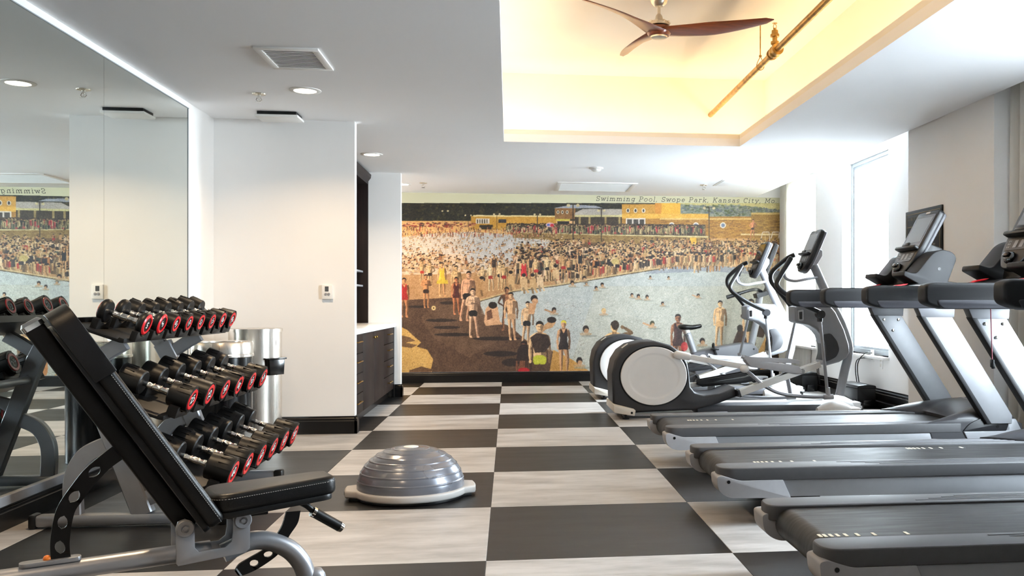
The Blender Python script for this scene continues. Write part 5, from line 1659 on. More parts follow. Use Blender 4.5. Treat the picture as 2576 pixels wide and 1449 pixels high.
# ------------------------------------------------------------------ exercise bike
def bike():
    Yb = 12.75
    O = Vector((2.6, Yb, 0))
    t = thing('exercise_bike', 'upright exercise bike with black saddle and silver seat post before the mural', 'exercise bike', O)
    def T3_(u, v, y=0.0):
        p = U(u, v, Y=Yb + y)
        return Vector((p.x - O.x, y, p.z))
    def T(u, v, y=0.0):
        p = T3_(u, v, y)
        return (p.x, p.z)
    # saddle
    b = BM()
    rings = []
    a, c = T3_(1706, 822), T3_(1765, 820)
    for q, w, h, dz in ((0, 0.05, 0.018, 0.0), (0.08, 0.10, 0.03, 0.0), (0.22, 0.125, 0.036, 0.0), (0.42, 0.10, 0.034, -0.008), (0.6, 0.06, 0.03, -0.012), (0.8, 0.042, 0.028, -0.004), (0.95, 0.036, 0.026, 0.004), (1, 0.018, 0.014, 0.002)):
        p = a.lerp(c, q)
        rings.append([(p.x, w * math.cos(k * PI / 8), p.z + dz + (h if math.sin(k * PI / 8) > 0 else h * 1.3) * math.sin(k * PI / 8)) for k in range(16)])
    loft(b, rings); obj('saddle', b, M['leather'], t, smooth=60)
    p0, p1 = T3_(1729, 838), T3_(1752, 905)
    b = BM(); sweep(b, [p0, p1], circ(0.05, 18, 0.062), up=(0, 1, 0)); sp = obj('seat_post', b, M['alu'], t, smooth=60)
    b = BM(); sweep(b, [T3_(1727, 826), p0.lerp(p1, 0.2)], circ(0.036, 16), up=(0, 1, 0)); obj('post_tube', b, M['white'], sp)
    b = BM(); box(b, p0.lerp(p1, 0.05) + Vector((0, -0.052, 0)), (0.03, 0.015, 0.05), 0.004); obj('adjust_lever', b, M['blackplastic'], sp)
    body = [(1735, 888), (1800, 872), (1862, 862), (1888, 862), (1902, 874), (1905, 892), (1880, 930), (1800, 955), (1745, 945), (1738, 915)]
    b = BM(); prism(b, rnd([T(u, v) for u, v in body], 0.05), 'y', -0.13, 0.13, 0.03, seg=3); bd = obj('body_shell', b, M['midgrey'], t, smooth=50)
    x, z = T(1890, 877)
    b = BM(); tube(b, [(x, -0.129, z), (x, -0.134, z)], 0.014, 12); obj('screw', b, M['black_trim'], bd)
    for s, (u, v) in ((-1, (1798, 878)), (1, (1815, 930))):
        p = T3_(u, v, s * 0.2); cc = T3_(1808, 905, s * 0.15)
        b = BM(); sweep(b, [cc, Vector((p.x, s * 0.15, p.z))], [(-0.01, -0.016), (0.01, -0.016), (0.01, 0.016), (-0.01, 0.016)], up=(0, 1, 0)); cr_ = obj('crank', b, M['blackplastic'], t)
        b = BM(); box(b, p, (0.11, 0.09, 0.03), 0.008); obj('pedal', b, M['blackplastic'], cr_)
        b = BM(); tube(b, [p + Vector((-0.02, -0.045, 0.01)), p + Vector((-0.02, -0.03, 0.07)), p + Vector((-0.02, 0.03, 0.07)), p + Vector((-0.02, 0.045, 0.01))], 0.012, 8, sm=4); obj('strap', b, M['blackplastic'], cr_)
    xs, xe = T(1740, 960)[0], T(1930, 960)[0]
    b = BM(); span(b, xs, xe, -0.06, 0.06, 0.05, 0.12, 0.015); base = obj('base_beam', b, M['lightgrey'], t)
    for x in (xs + 0.05, xe - 0.05):
        b = BM(); tube(b, [(x, -0.28, 0.05), (x, 0.28, 0.05)], 0.045, 14); obj('cross_foot', b, M['blackplastic'], base)
    b = BM(); sweep(b, [T3_(1885, 890), T3_(1905, 800), T3_(1912, 735)], circ(0.05, 14), up=(0, 1, 0)); obj('front_mast', b, M['alu'], t)
    b = BM(); sweep(b, cr([T3_(1900, 745), T3_(1928, 735), T3_(1936, 712), T3_(1936, 690)], 5), [(-0.1, -0.03), (0.1, -0.03), (0.1, 0.03), (-0.1, 0.03)], up=(1, 0, 0)); obj('console_stalk', b, M['blackplastic'], t)
    console(t, T(1912, 690), T(1942, 612), 0, 0.3, 'screen_dark')
    for s in (-1, 1):
        b = BM(); tube(b, cr([T3_(1915, 733, 0), T3_(1900, 728, s * 0.2), T3_(1870, 735, s * 0.25), T3_(1832, 747, s * 0.25)], 5), 0.022, 12); hb = obj('handlebar', b, M['blackplastic'], t)
        b = BM(); tube(b, [T3_(1862, 738, s * 0.25), T3_(1828, 748, s * 0.25)], 0.028, 12); obj('grip', b, M['rubber'], hb)
bike()
# ------------------------------------------------------------------ the wall print: a bathing pool, painted into a colour attribute
def mural():
    SS = 2
    U0, U1, V0, V1 = 1000, 1984, 482, 942
    Wc, Hc = (U1 - U0) * SS, (V1 - V0) * SS
    C = np.zeros((Hc, Wc, 3), np.float32)
    rs = np.random.RandomState(11)
    rnd_ = random.Random(5)
    def chk(pts, n=2):
        for _ in range(n):
            q = []
            for i in range(len(pts)):
                p0, p1 = pts[i], pts[(i + 1) % len(pts)]
                q.append((p0[0] * .75 + p1[0] * .25, p0[1] * .75 + p1[1] * .25)); q.append((p0[0] * .25 + p1[0] * .75, p0[1] * .25 + p1[1] * .75))
            pts = q
        return pts
    def poly(pts, col, a=1.0, sm=0):
        if sm:
            pts = chk(pts, sm)
        P = np.array([((u - U0) * SS, (v - V0) * SS) for u, v in pts], np.float32)
        x0, y0 = np.floor(P.min(0)).astype(int); x1, y1 = np.ceil(P.max(0)).astype(int) + 1
        x0, y0, x1, y1 = max(x0, 0), max(y0, 0), min(x1, Wc), min(y1, Hc)
        if x1 <= x0 or y1 <= y0:
            return
        yy, xx = np.mgrid[y0:y1, x0:x1].astype(np.float32) + 0.5
        ins = np.zeros(xx.shape, bool)
        n = len(P)
        for i in range(n):
            ax, ay = P[i]; bx, by = P[(i + 1) % n]
            if ay == by:
                continue
            c = ((ay > yy) != (by > yy)) & (xx < (bx - ax) * (yy - ay) / (by - ay) + ax)
            ins ^= c
        reg = C[y0:y1, x0:x1]
        reg[ins] = reg[ins] * (1 - a) + np.array(col, np.float32) * a
    def ell(u, v, ru, rv, col, a=1.0, rot=0.0, n=12):
        c, s = math.cos(rot), math.sin(rot)
        poly([(u + ru * math.cos(k * 2 * PI / n) * c - rv * math.sin(k * 2 * PI / n) * s, v + ru * math.cos(k * 2 * PI / n) * s + rv * math.sin(k * 2 * PI / n) * c) for k in range(n)], col, a)
    def rect(u0, v0, u1, v1, col, a=1.0):
        poly([(u0, v0), (u1, v0), (u1, v1), (u0, v1)], col, a)
    def line(p, q, w, col, a=1.0):
        dx, dy = q[0] - p[0], q[1] - p[1]
        l = math.hypot(dx, dy) or 1
        nx, ny = -dy / l * w / 2, dx / l * w / 2
        poly([(p[0] + nx, p[1] + ny), (q[0] + nx, q[1] + ny), (q[0] - nx, q[1] - ny), (p[0] - nx, p[1] - ny)], col, a)
    def smooth_noise(step, amp, seed):
        r = np.random.RandomState(seed)
        g = r.rand(Hc // step + 3, Wc // step + 3).astype(np.float32) - 0.5
        ys, xs = np.arange(Hc) / step, np.arange(Wc) / step
        yi, xi = ys.astype(int), xs.astype(int)
        fy, fx = (ys - yi)[:, None], (xs - xi)[None, :]
        return amp * ((g[yi][:, xi] * (1 - fx) + g[yi][:, xi + 1] * fx) * (1 - fy) + (g[yi + 1][:, xi] * (1 - fx) + g[yi + 1][:, xi + 1] * fx) * fy)
    # sky band and ground colours
    C[:] = (244, 238, 198)
    rect(1000, 511, 1984, 560, (46, 42, 26))                                   # dark trees
    for k in range(900):
        u, v = rnd_.uniform(1000, 1700), rnd_.uniform(511, 556)
        ell(u, v, rnd_.uniform(1.5, 5), rnd_.uniform(1.5, 4), rnd_.choice([(30, 28, 18), (64, 60, 34), (84, 76, 40), (40, 44, 36), (24, 22, 14)]), 0.8, n=7)
    poly([(1712, 511), (1984, 511), (1984, 560), (1712, 560)], (226, 220, 158))
    poly([(1712, 514), (1780, 518), (1850, 517), (1905, 521), (1984, 532), (1984, 560), (1712, 560)], (148, 158, 146))
    for k in range(700):
        u = rnd_.uniform(1712, 1984); v = rnd_.uniform(516 + max(0, (u - 1860) * 0.12), 556)
        ell(u, v, rnd_.uniform(1.5, 5), rnd_.uniform(1.2, 3), rnd_.choice([(120, 136, 112), (160, 172, 168), (96, 110, 70), (176, 180, 160), (110, 120, 130)]), 0.75, n=7)
    # sand
    rect(1000, 556, 1984, 940, (224, 182, 128))
    poly([(1000, 556), (1400, 556), (1400, 610), (1000, 600)], (238, 190, 120))
    # upper pool full of bathers
    poly([(1000, 598), (1080, 588), (1180, 583), (1290, 590), (1380, 603), (1420, 622), (1400, 650), (1330, 668), (1290, 682), (1200, 690), (1000, 698)], (222, 214, 198))
    poly([(1150, 590), (1290, 592), (1400, 612), (1400, 640), (1300, 668), (1180, 655)], (206, 212, 212), 0.7)
    poly([(1000, 640), (1160, 640), (1200, 690), (1000, 698)], (240, 206, 168), 0.6)
    # deck between the pools
    poly([(1000, 692), (1180, 688), (1290, 668), (1420, 640), (1984, 640), (1984, 690), (1700, 672), (1560, 690), (1400, 716), (1290, 730), (1212, 752), (1150, 752), (1000, 760)], (196, 156, 108))
    poly([(1330, 640), (1420, 606), (1984, 606), (1984, 668), (1660, 668), (1560, 684), (1400, 706), (1300, 716)], (112, 88, 56))
    # water of the big pool
    poly([(1204, 756), (1292, 730), (1400, 716), (1560, 689), (1660, 673), (1780, 668), (1900, 674), (1984, 684), (1984, 940), (1480, 940), (1440, 905), (1385, 880), (1330, 860), (1280, 820), (1210, 790)], (200, 210, 206))
    poly([(1500, 720), (1984, 720), (1984, 940), (1480, 940), (1440, 905)], (204, 208, 192), 0.6)
    poly([(1660, 673), (1780, 668), (1900, 674), (1984, 684), (1984, 696), (1780, 682), (1620, 690)], (150, 160, 172), 0.7)
    for k in range(900):
        u, v = rnd_.uniform(1300, 1984), rnd_.uniform(700, 935)
        line((u, v), (u + rnd_.uniform(4, 16), v + rnd_.uniform(-1, 1)), 0.8, rnd_.choice([(220, 230, 228), (176, 196, 196), (206, 214, 190)]), 0.45)
    # dark beach in front, pale sand patches
    poly([(1000, 756), (1150, 748), (1206, 752), (1212, 790), (1285, 822), (1330, 862), (1390, 884), (1440, 905), (1480, 940), (1090, 940), (1060, 900), (1000, 880)], (96, 72, 52))
    poly([(1100, 756), (1204, 758), (1250, 860), (1180, 900), (1090, 850), (1060, 800)], (112, 88, 66), 0.8)
    poly([(1000, 818), (1024, 830), (1040, 845), (1060, 862), (1048, 872), (1075, 880), (1090, 905), (1082, 940), (1000, 940)], (228, 188, 110))
    poly([(1000, 842), (1030, 848), (1046, 858), (1020, 862), (1050, 868), (1036, 876), (1000, 870)], (110, 82, 56), 0.85)
    poly([(1030, 932), (1060, 922), (1090, 930), (1080, 940), (1030, 940)], (120, 90, 60))
    poly([(1392, 880), (1440, 905), (1492, 940), (1382, 940)], (206, 160, 84))
    for k in range(2600):
        u, v = rnd_.uniform(1000, 1470), rnd_.uniform(760, 938)
        ell(u, v, rnd_.uniform(0.6, 1.6), rnd_.uniform(0.5, 1.0), rnd_.choice([(70, 50, 36), (134, 108, 84), (60, 42, 30), (150, 122, 92)]), 0.35, n=5)
    # buildings
    brick, yel, roof, dk = (176, 132, 58), (226, 178, 70), (190, 184, 176), (44, 38, 30)
    poly([(1185, 544), (1242, 542), (1400, 545), (1400, 580), (1185, 578)], (208, 160, 62))
    rect(1197, 550, 1232, 563, (236, 230, 214)); [rect(1200 + k * 6, 552, 1203 + k * 6, 562, (90, 80, 60)) for k in range(5)]
    rect(1254, 552, 1274, 561, (60, 60, 64)); rect(1206, 566, 1240, 577, (60, 48, 30))
    poly([(1190, 541), (1400, 543), (1400, 546), (1190, 545)], (240, 226, 170))
    poly([(1392, 524), (1440, 515), (1500, 518), (1516, 524)], (176, 184, 196))
    rect(1396, 524, 1448, 552, (150, 110, 60)); rect(1400, 551, 1434, 556, (210, 200, 80)); rect(1402, 557, 1432, 566, dk)
    for u in (1404, 1415, 1427):
        ell(u, 534, 3.4, 4.6, (240, 234, 214)); ell(u, 534, 1.7, 3.0, (40, 40, 46))
    poly([(1446, 536), (1466, 526), (1570, 526), (1570, 541), (1446, 541)], (196, 192, 182))
    rect(1446, 541, 1570, 546, (220, 214, 160)); rect(1446, 546, 1570, 570, (70, 58, 40))
    for u in (1456, 1481, 1521, 1556):
        rect(u, 546, u + 5, 570, (170, 150, 100))
    rect(1565, 514, 1650, 545, (206, 158, 66)); rect(1650, 511, 1712, 540, (238, 188, 70)); rect(1648, 511, 1664, 540, (214, 150, 56))
    rect(1565, 545, 1984, 600, brick); poly([(1565, 538), (1782, 538), (1782, 550), (1565, 550)], (238, 190, 84)); rect(1660, 549, 1890, 553, (232, 200, 130))
    poly([(1890, 538), (1984, 536), (1984, 620), (1890, 616)], (160, 128, 62)); rect(1890, 535, 1984, 540, (226, 200, 130))
    for u in (1580, 1599, 1619):
        ell(u, 530, 4.8, 6, (246, 240, 226)); ell(u, 530, 2.4, 4.2, (44, 44, 50))
    rect(1575, 549, 1624, 566, (240, 236, 226))
    for u in (1578, 1594, 1609):
        rect(u, 552, u + 12, 566, (84, 80, 74))
    for v in np.arange(555, 618, 2.6):
        for k in range(60):
            u = rnd_.uniform(1660, 1980)
            line((u, v), (u + rnd_.uniform(4, 14), v + rnd_.uniform(-.4, .4)), 0.9, rnd_.choice([(110, 78, 34), (220, 176, 92), (90, 62, 30), (196, 150, 74)]), 0.7)
    for u in (1690, 1751, 1819):
        ell(u, 567, 7.5, 7.5, (244, 240, 230)); ell(u, 567, 4.8, 4.8, (120, 138, 170))
    # terrace wall under the crowd
    poly([(1290, 584), (1520, 592), (1780, 596), (1780, 616), (1520, 612), (1290, 598)], (150, 124, 72))
    for k in range(420):
        u, v = rnd_.uniform(1290, 1780), rnd_.uniform(590, 614)
        line((u, v), (u + rnd_.uniform(3, 9), v), 0.9, rnd_.choice([(100, 76, 40), (196, 168, 110), (84, 60, 34)]), 0.6)
    poly([(1290, 581), (1520, 588), (1782, 594), (1782, 598), (1520, 592), (1290, 585)], (222, 210, 160))
    rect(1736, 598, 1752, 616, (232, 186, 70))
    # parked cars on the far left
    for k in range(150):
        u, v = rnd_.uniform(1004, 1195), rnd_.uniform(560, 572)
        ell(u, v, rnd_.uniform(2, 5), rnd_.uniform(1, 2), rnd_.choice([(120, 60, 44), (70, 44, 34), (190, 130, 100), (220, 170, 130), (150, 40, 36)]), 0.8, n=8)
    SK = [(226, 194, 146), (214, 180, 128), (234, 206, 164), (196, 156, 106), (206, 160, 110)]
    
    HAIR = (44, 30, 22)
    SUIT = [(42, 32, 30), (46, 36, 34), (170, 40, 34), (52, 44, 46), (58, 70, 60), (186, 120, 60), (36, 30, 34)]
    def body(u, v0, v1, suit=None, one=False, skin=None, face=1, arm='down', lean=0.0, shade=0.72, hair=HAIR, cap=None, legs=True, fem=False):
        """standing figure from head top v0 to feet v1"""
        H = v1 - v0
        sk = skin or rnd_.choice(SK)
        su = suit or rnd_.choice(SUIT)
        h = H / 7.3
        def L(t):
            return u + lean * (1 - t) * H
        sh, hp = (0.112 if not fem else 0.098) * H, (0.082 if not fem else 0.095) * H
        ys, yw, yh, yk = v0 + 0.175 * H, v0 + 0.36 * H, v0 + 0.50 * H, v0 + 0.73 * H
        us, uw, uh = L(0.18), L(0.36), L(0.5)
        dark = tuple(c * 0.46 for c in sk)
        lite = tuple(min(250, c * 1.10 + 6) for c in sk)
        if legs:
            bend = rnd_.choice([0, 0, 1])
            for s in (-1, 1):
                lu = uh + s * hp * 0.50
                fu = u + s * (0.045 + rnd_.uniform(0, .035)) * H
                ku = (lu + fu) / 2 + (s * .02 * H if bend and s == face else 0)
                yc = v0 + .81 * H
                cu = ku * .6 + fu * .4
                out = [(lu - hp * .52, yh - H * .01), (lu + hp * .52, yh - H * .01), (lu + hp * .50, yh + H * .08), (ku + hp * .33, yk - H * .02), (ku + hp * .30, yk + H * .02), (cu + hp * .38, yc), (fu + hp * .2, v1 - H * .05), (fu + hp * (.2 if face < 0 else .62), v1), (fu - hp * (.2 if face > 0 else .62), v1), (fu - hp * .18, v1 - H * .05), (cu - hp * .34, yc), (ku - hp * .30, yk + H * .02), (ku - hp * .34, yk - H * .02), (lu - hp * .54, yh + H * .08)]
                poly(out, lite if s * face < 0 else sk, 1, 2)
                f = face
                poly([(lu + f * hp * .05, yh), (lu + f * hp * .52, yh), (lu + f * hp * .5, yh + H * .08), (ku + f * hp * .33, yk), (cu + f * hp * .38, yc), (fu + f * hp * .2, v1 - H * .04), (fu, v1 - H * .03), (cu + f * hp * .05, yc), (ku, yk)], dark, shade, 2)
        wf = .60 if fem else .72
        torso = [(us - sh, ys + H * .015), (us - sh * .85, ys - H * .005), (us - sh * .35, ys - H * .03), (us + sh * .35, ys - H * .03), (us + sh * .85, ys - H * .005), (us + sh, ys + H * .015), (us + sh * .93, ys + H * .09), (uw + sh * wf, yw), (uh + hp * 1.02, yh - H * .02), (uh + hp, yh + H * .04), (uh - hp, yh + H * .04), (uh - hp * 1.02, yh - H * .02), (uw - sh * wf, yw), (us - sh * .93, ys + H * .09)]
        poly(torso, lite, 1, 2)
        f = face
        poly([(us + f * sh * .15, ys), (us + f * sh, ys + H * .015), (us + f * sh * .93, ys + H * .09), (uw + f * sh * wf, yw), (uh + f * hp, yh), (uh + f * hp * .25, yh), (uw + f * sh * .12, yw), (us + f * sh * .38, ys + H * .1)], dark, shade, 2)
        line((us - f * sh * .08, ys + H * .03), (uw - f * sh * .05, yh - H * .08), H * .010, dark, .55)
        for q in (-.45, .05):
            ell(us + q * sh, ys + H * .075, sh * .30, H * .02, dark, .28, n=9)
        if one:
            poly([(us - sh * .62, ys - H * .02), (us - sh * .42, ys - H * .02), (us - sh * .1, ys + H * .07), (us + sh * .1, ys + H * .07), (us + sh * .42, ys - H * .02), (us + sh * .62, ys - H * .02), (us + sh * .86, ys + H * .08), (uw + sh * wf, yw), (uh + hp * 1.06, yh), (uh + hp * 1.04, yh + H * .065), (uh, yh + H * .05), (uh - hp * 1.04, yh + H * .065), (uh - hp * 1.06, yh), (uw - sh * wf, yw), (us - sh * .86, ys + H * .08)], su, 1, 1)
            poly([(us - f * sh * .6, ys + H * .08), (us - f * sh * .3, ys + H * .08), (uw - f * sh * .3, yw), (uh - f * hp * .4, yh), (uh - f * hp * .9, yh)], tuple(min(255, c * 1.5 + 14) for c in su), .5, 2)
        else:
            poly([(uh - hp * 1.03, yh - H * .055), (uh + hp * 1.03, yh - H * .055), (uh + hp * 1.08, yh + H * .065), (uh + hp * .1, yh + H * .07), (uh, yh + H * .045), (uh - hp * .1, yh + H * .07), (uh - hp * 1.08, yh + H * .065)], su, 1, 1)
        for s in (-1, 1):
            col = lite if s * face < 0 else tuple(c * 0.6 for c in sk)
            a0 = (us + s * sh * .88, ys + H * .012)
            if arm == 'down':
                e, w = (us + s * sh * 1.18, yw), (us + s * sh * 1.12, yh + H * .02)
            elif arm == 'hip':
                e, w = (us + s * sh * 1.75, yw), (uh + s * hp * .95, yh - H * .07)
            elif arm == 'up' and s > 0:
                e, w = (us + s * sh * 2.1, ys - H * .02), (us + s * sh * .9, v0 + H * .07)
            elif arm == 'fold':
                e, w = (us + s * sh * 1.25, yw - H * .02), (us - s * sh * .2, yw - H * .06)
            else:
                e, w = (us + s * sh * 1.3, yw), (us + s * sh * 1.3, yh)
            def limb(p, q, w0, w1):
                dx, dy = q[0] - p[0], q[1] - p[1]
                l = math.hypot(dx, dy) or 1
                nx, ny = -dy / l, dx / l
                mx, my = p[0] + dx * .35, p[1] + dy * .35
                poly([(p[0] + nx * w0 * .5, p[1] + ny * w0 * .5), (mx + nx * w0 * .56, my + ny * w0 * .56), (q[0] + nx * w1 * .5, q[1] + ny * w1 * .5), (q[0] + dx / l * w1 * .4, q[1] + dy / l * w1 * .4), (q[0] - nx * w1 * .5, q[1] - ny * w1 * .5), (mx - nx * w0 * .56, my - ny * w0 * .56), (p[0] - nx * w0 * .5, p[1] - ny * w0 * .5)], col, 1, 1)
                line((p[0] + face * w0 * .3, p[1]), (q[0] + face * w1 * .3, q[1]), w1 * .35, dark, shade * .8)
            limb(a0, e, H * .05, H * .036)
            limb(e, w, H * .040, H * .028)
            ell(w[0], w[1] + H * .008, H * .02, H * .026, col, n=9)
        hu, hv = L(0.07), v0 + h * .52
        line((hu, hv + h * .3), (us, ys), h * .46, tuple(c * .75 for c in sk))
        ell(hu, hv, h * .37, h * .52, lite, n=16)
        poly([(hu + f * h * .02, hv - h * .2), (hu + f * h * .37, hv - h * .1), (hu + f * h * .3, hv + h * .35), (hu + f * h * .08, hv + h * .5)], dark, shade, 2)
        line((hu - h * .2, hv), (hu + h * .05, hv), h * .09, dark, .6); line((hu - h * .12, hv + h * .3), (hu + h * .05, hv + h * .3), h * .07, dark, .6)
        poly([(hu - h * .38, hv - h * .02), (hu - h * .36, hv - h * .4), (hu, hv - h * .6), (hu + h * .38, hv - h * .36), (hu + h * .4, hv + h * .05), (hu + h * .25, hv - h * .2), (hu - h * .2, hv - h * .26)], cap or hair, 1, 2)
    def tiny(u, v, H, water=False):
        sk = rnd_.choice(SK + [(176, 122, 80), (238, 204, 166)])
        if water:
            ell(u, v, H * .16, H * .2, rnd_.choice([HAIR, (70, 46, 30), (90, 60, 40)]), n=7)
            ell(u + H * .04, v + H * .12, H * .12, H * .14, sk, n=6)
            poly([(u - H * .3, v + H * .5), (u - H * .12, v + H * .22), (u + H * .14, v + H * .22), (u + H * .3, v + H * .5)], sk)
            if rnd_.random() < .5:
                line((u - H * .25, v + H * .35), (u - H * .5, v + H * .1), H * .09, sk)
            line((u - H * .4, v + H * .52), (u + H * .45, v + H * .52), H * .08, (150, 130, 110), .7)
            return
        su = rnd_.choice(SUIT + [sk, sk, sk, sk, sk, tuple(c * .6 for c in sk)])
        w = H * .13
        f = rnd_.choice([-1, 1])
        for s in (-1, 1):
            line((u + s * w * .5, v + H * .5), (u + s * w * (.5 + rnd_.random() * .6), v + H), H * .085, sk if s != f else tuple(c * .55 for c in sk))
        poly([(u - w, v + H * .18), (u + w, v + H * .18), (u + w * .8, v + H * .55), (u - w * .8, v + H * .55)], sk)
        poly([(u, v + H * .18), (u + f * w, v + H * .18), (u + f * w * .8, v + H * .55), (u, v + H * .55)], tuple(c * .42 for c in sk), .85)
        t0 = rnd_.choice([.2, .42, .42])
        poly([(u - w * .9, v + H * t0), (u + w * .9, v + H * t0), (u + w * .9, v + H * .6), (u - w * .9, v + H * .6)], su, .9)
        line((u - w, v + H * .2), (u - w * 1.5, v + H * rnd_.uniform(.1, .5)), H * .06, sk)
        line((u + w, v + H * .2), (u + w * 1.5, v + H * rnd_.uniform(.3, .5)), H * .06, tuple(c * .7 for c in sk))
        ell(u, v + H * .09, H * .07, H * .09, sk, n=7)
        ell(u, v + H * .06, H * .075, H * .06, rnd_.choice([HAIR, (70, 48, 30), HAIR, (190, 160, 110)]), n=7)
    # terrace crowd: dense and dark
    poly([(1275, 562), (1400, 564), (1560, 563), (1775, 566), (1775, 594), (1520, 590), (1275, 583)], (64, 50, 34), .85)
    for k in range(620):
        u = rnd_.uniform(1275, 1772); v = rnd_.uniform(561, 572) + (u - 1275) * .008
        H = rnd_.uniform(15, 22)
        rs_ = rnd_.random()
        col = rnd_.choice([(50, 44, 34), (64, 58, 40), (186, 168, 120), (212, 192, 142), (90, 100, 76), (176, 160, 116), (206, 64, 74), (96, 76, 48), (150, 140, 100)])
        poly([(u - H * .14, v + H * .2), (u + H * .14, v + H * .2), (u + H * .11, v + H * .8), (u - H * .11, v + H * .8)], col, .9)
        line((u + H * .05, v + H * .22), (u + H * .05, v + H * .8), H * .1, tuple(c * .5 for c in col), .8)
        ell(u, v + H * .08, H * .1, H * .12, rnd_.choice([(206, 170, 126), (190, 150, 108), HAIR, (220, 200, 150)]), n=7)
        ell(u, v + H * .03, H * .1, H * .08, HAIR, .9, n=6)
    ell(1384, 566, 11, 6, (226, 190, 200)); ell(1389, 567, 5, 4, (200, 40, 60)); ell(1380, 566, 4, 3, (90, 120, 190))
    for k in range(85):
        u = 1278 + k * 5.9
        line((u, 571 + (u - 1278) * .012), (u, 584 + (u - 1278) * .02), .8, (214, 206, 170), .6)
    # far bathers
    for k in range(560):
        v = 592 + 92 * rnd_.random() ** 1.3
        u = rnd_.uniform(1004, 1420 if v < 640 else 1330)
        tiny(u, v, 5 + (v - 590) * .12, True)
    for k in range(420):
        u = rnd_.uniform(1004, 1400); v = rnd_.uniform(570, 590)
        H = rnd_.uniform(5, 9)
        rect(u - H * .12, v, u + H * .12, v + H, rnd_.choice(SK + [(120, 60, 40), (160, 90, 60), (70, 46, 34), (200, 80, 60)]), .85)
        ell(u, v, H * .12, H * .12, HAIR, n=6)
    for k in range(60):
        tiny(rnd_.uniform(1010, 1180), rnd_.uniform(640, 680), rnd_.uniform(14, 20), True)
    # lamp posts behind the deck crowd
    for u, v0, v1, w in ((1442, 513, 662, 2.6), (1513, 526, 608, 2.0), (1784, 520, 620, 2.2), (1352, 536, 590, 1.6), (1120, 527, 562, 1.4), (1250, 535, 580, 1.4), (1178, 538, 572, 1.2)):
        line((u, v0), (u, v1), w, (70, 58, 40))
        for s in (-1, 1):
            r = 12 if w > 2 else 7
            line((u, v0 + 3), (u + s * r, v0), 1.2, (70, 58, 40)); ell(u + s * r, v0 + 4, w * 1.8, w * 1.6, (226, 214, 170), n=9)
    # deck crowd, painted back to front
    people = []
    for k in range(640):
        u = rnd_.uniform(1300, 1968)
        q = rnd_.random()
        top, bot = 604 + max(0, (1450 - u) * .16), 664 if u > 1650 else 664 + (1650 - u) * .075
        vf = top + (bot - top) * q + 20
        people.append((vf, u, 24 + (vf - 620) * .30 + max(0, (1500 - u) * .04)))
    for vf, u, H in sorted(people):
        tiny(u, vf - H, H * rnd_.uniform(.85, 1.12))
    poly([(1850, 646), (1960, 640), (1984, 660), (1984, 676), (1780, 668), (1800, 656)], (232, 214, 170), .55)
    rect(1864, 588, 1984, 592, (232, 214, 166)); line((1925, 592), (1925, 640), 1.4, (226, 210, 170))
    for u in (1915, 1940, 1958):
        line((u, 600), (u + 4, 584), 1.6, (238, 232, 220)); line((u + 4, 584), (u + 20, 584), 1.6, (238, 232, 220)); line((u + 20, 584), (u + 22, 606), 1.6, (238, 232, 220))
    body(1892, 552, 598, (60, 36, 34), skin=(222, 150, 110), arm='hip', lean=.08)
    for k in range(40):
        u = rnd_.uniform(1800, 1970)
        tiny(u, rnd_.uniform(610, 640), rnd_.uniform(22, 34))
    for k in range(95):      # seated along the kerb
        u = rnd_.uniform(1400, 1840)
        v = 716 - (u - 1400) * .155 if u < 1700 else 668
        H = rnd_.uniform(20, 28)
        sk = rnd_.choice(SK)
        poly([(u - 4, v - H), (u + 4, v - H), (u + 5, v - H * .35), (u - 5, v - H * .35)], rnd_.choice([sk, sk, (50, 38, 32), (180, 50, 40)]))
        poly([(u, v - H), (u + 4, v - H), (u + 5, v - H * .35), (u, v - H * .35)], tuple(c * .5 for c in sk), .6)
        line((u - 3, v - H * .4), (u - 7, v), 3.0, sk); line((u + 3, v - H * .4), (u + 1, v + 1), 3.0, tuple(c * .7 for c in sk))
        ell(u, v - H * 1.15, 3, 4, sk, n=8); ell(u, v - H * 1.25, 3.2, 2.6, HAIR, n=8)
    # kerb
    for a, b_ in (((1206, 756), (1292, 731)), ((1292, 731), (1400, 717)), ((1400, 717), (1560, 690)), ((1560, 690), (1660, 674))):
        line(a, b_, 3.2, (214, 190, 140)); line((a[0], a[1] + 3), (b_[0], b_[1] + 3), 2.2, (96, 84, 60))
    # shadows printed on the dark beach
    for u, v, ru, rv in ((1110, 806, 40, 4), (1124, 824, 34, 4), (1140, 842, 48, 4.5), (1250, 852, 62, 5), (1260, 890, 44, 7), (1290, 912, 28, 10), (1128, 762, 22, 4), (1060, 772, 20, 3), (1045, 772, 18, 3)):
        ell(u, v, ru, rv, (44, 30, 22), .9, n=16)
    # group on the middle deck
    for u, v0, v1, kw in ((1062, 655, 714, dict(suit=(190, 60, 40))), (1082, 658, 722, dict(suit=(60, 40, 30), arm='hip')), (1148, 668, 760, dict(suit=(70, 44, 34))), (1215, 668, 735, dict(suit=(40, 34, 30), arm='hip')), (1235, 662, 733, dict(suit=(160, 50, 40), arm='down')),
                           (1258, 656, 730, dict(suit=(46, 38, 34), arm='hip')), (1268, 662, 732, dict()), (1243, 640, 700, dict(one=True, suit=(70, 56, 46))), (1318, 650, 732, dict(one=True, suit=(206, 44, 50), fem=True)), (1336, 642, 700, dict(one=True, suit=(60, 50, 46))), (1349, 648, 715, dict(suit=(190, 50, 44))),
                           (1378, 644, 708, dict()), (1392, 650, 712, dict()), (1418, 640, 706, dict(suit=(180, 50, 46))), (1432, 648, 704, dict()), (1460, 630, 690, dict(suit=(36, 34, 34), one=True))):
        body(u, v0, v1, **kw)
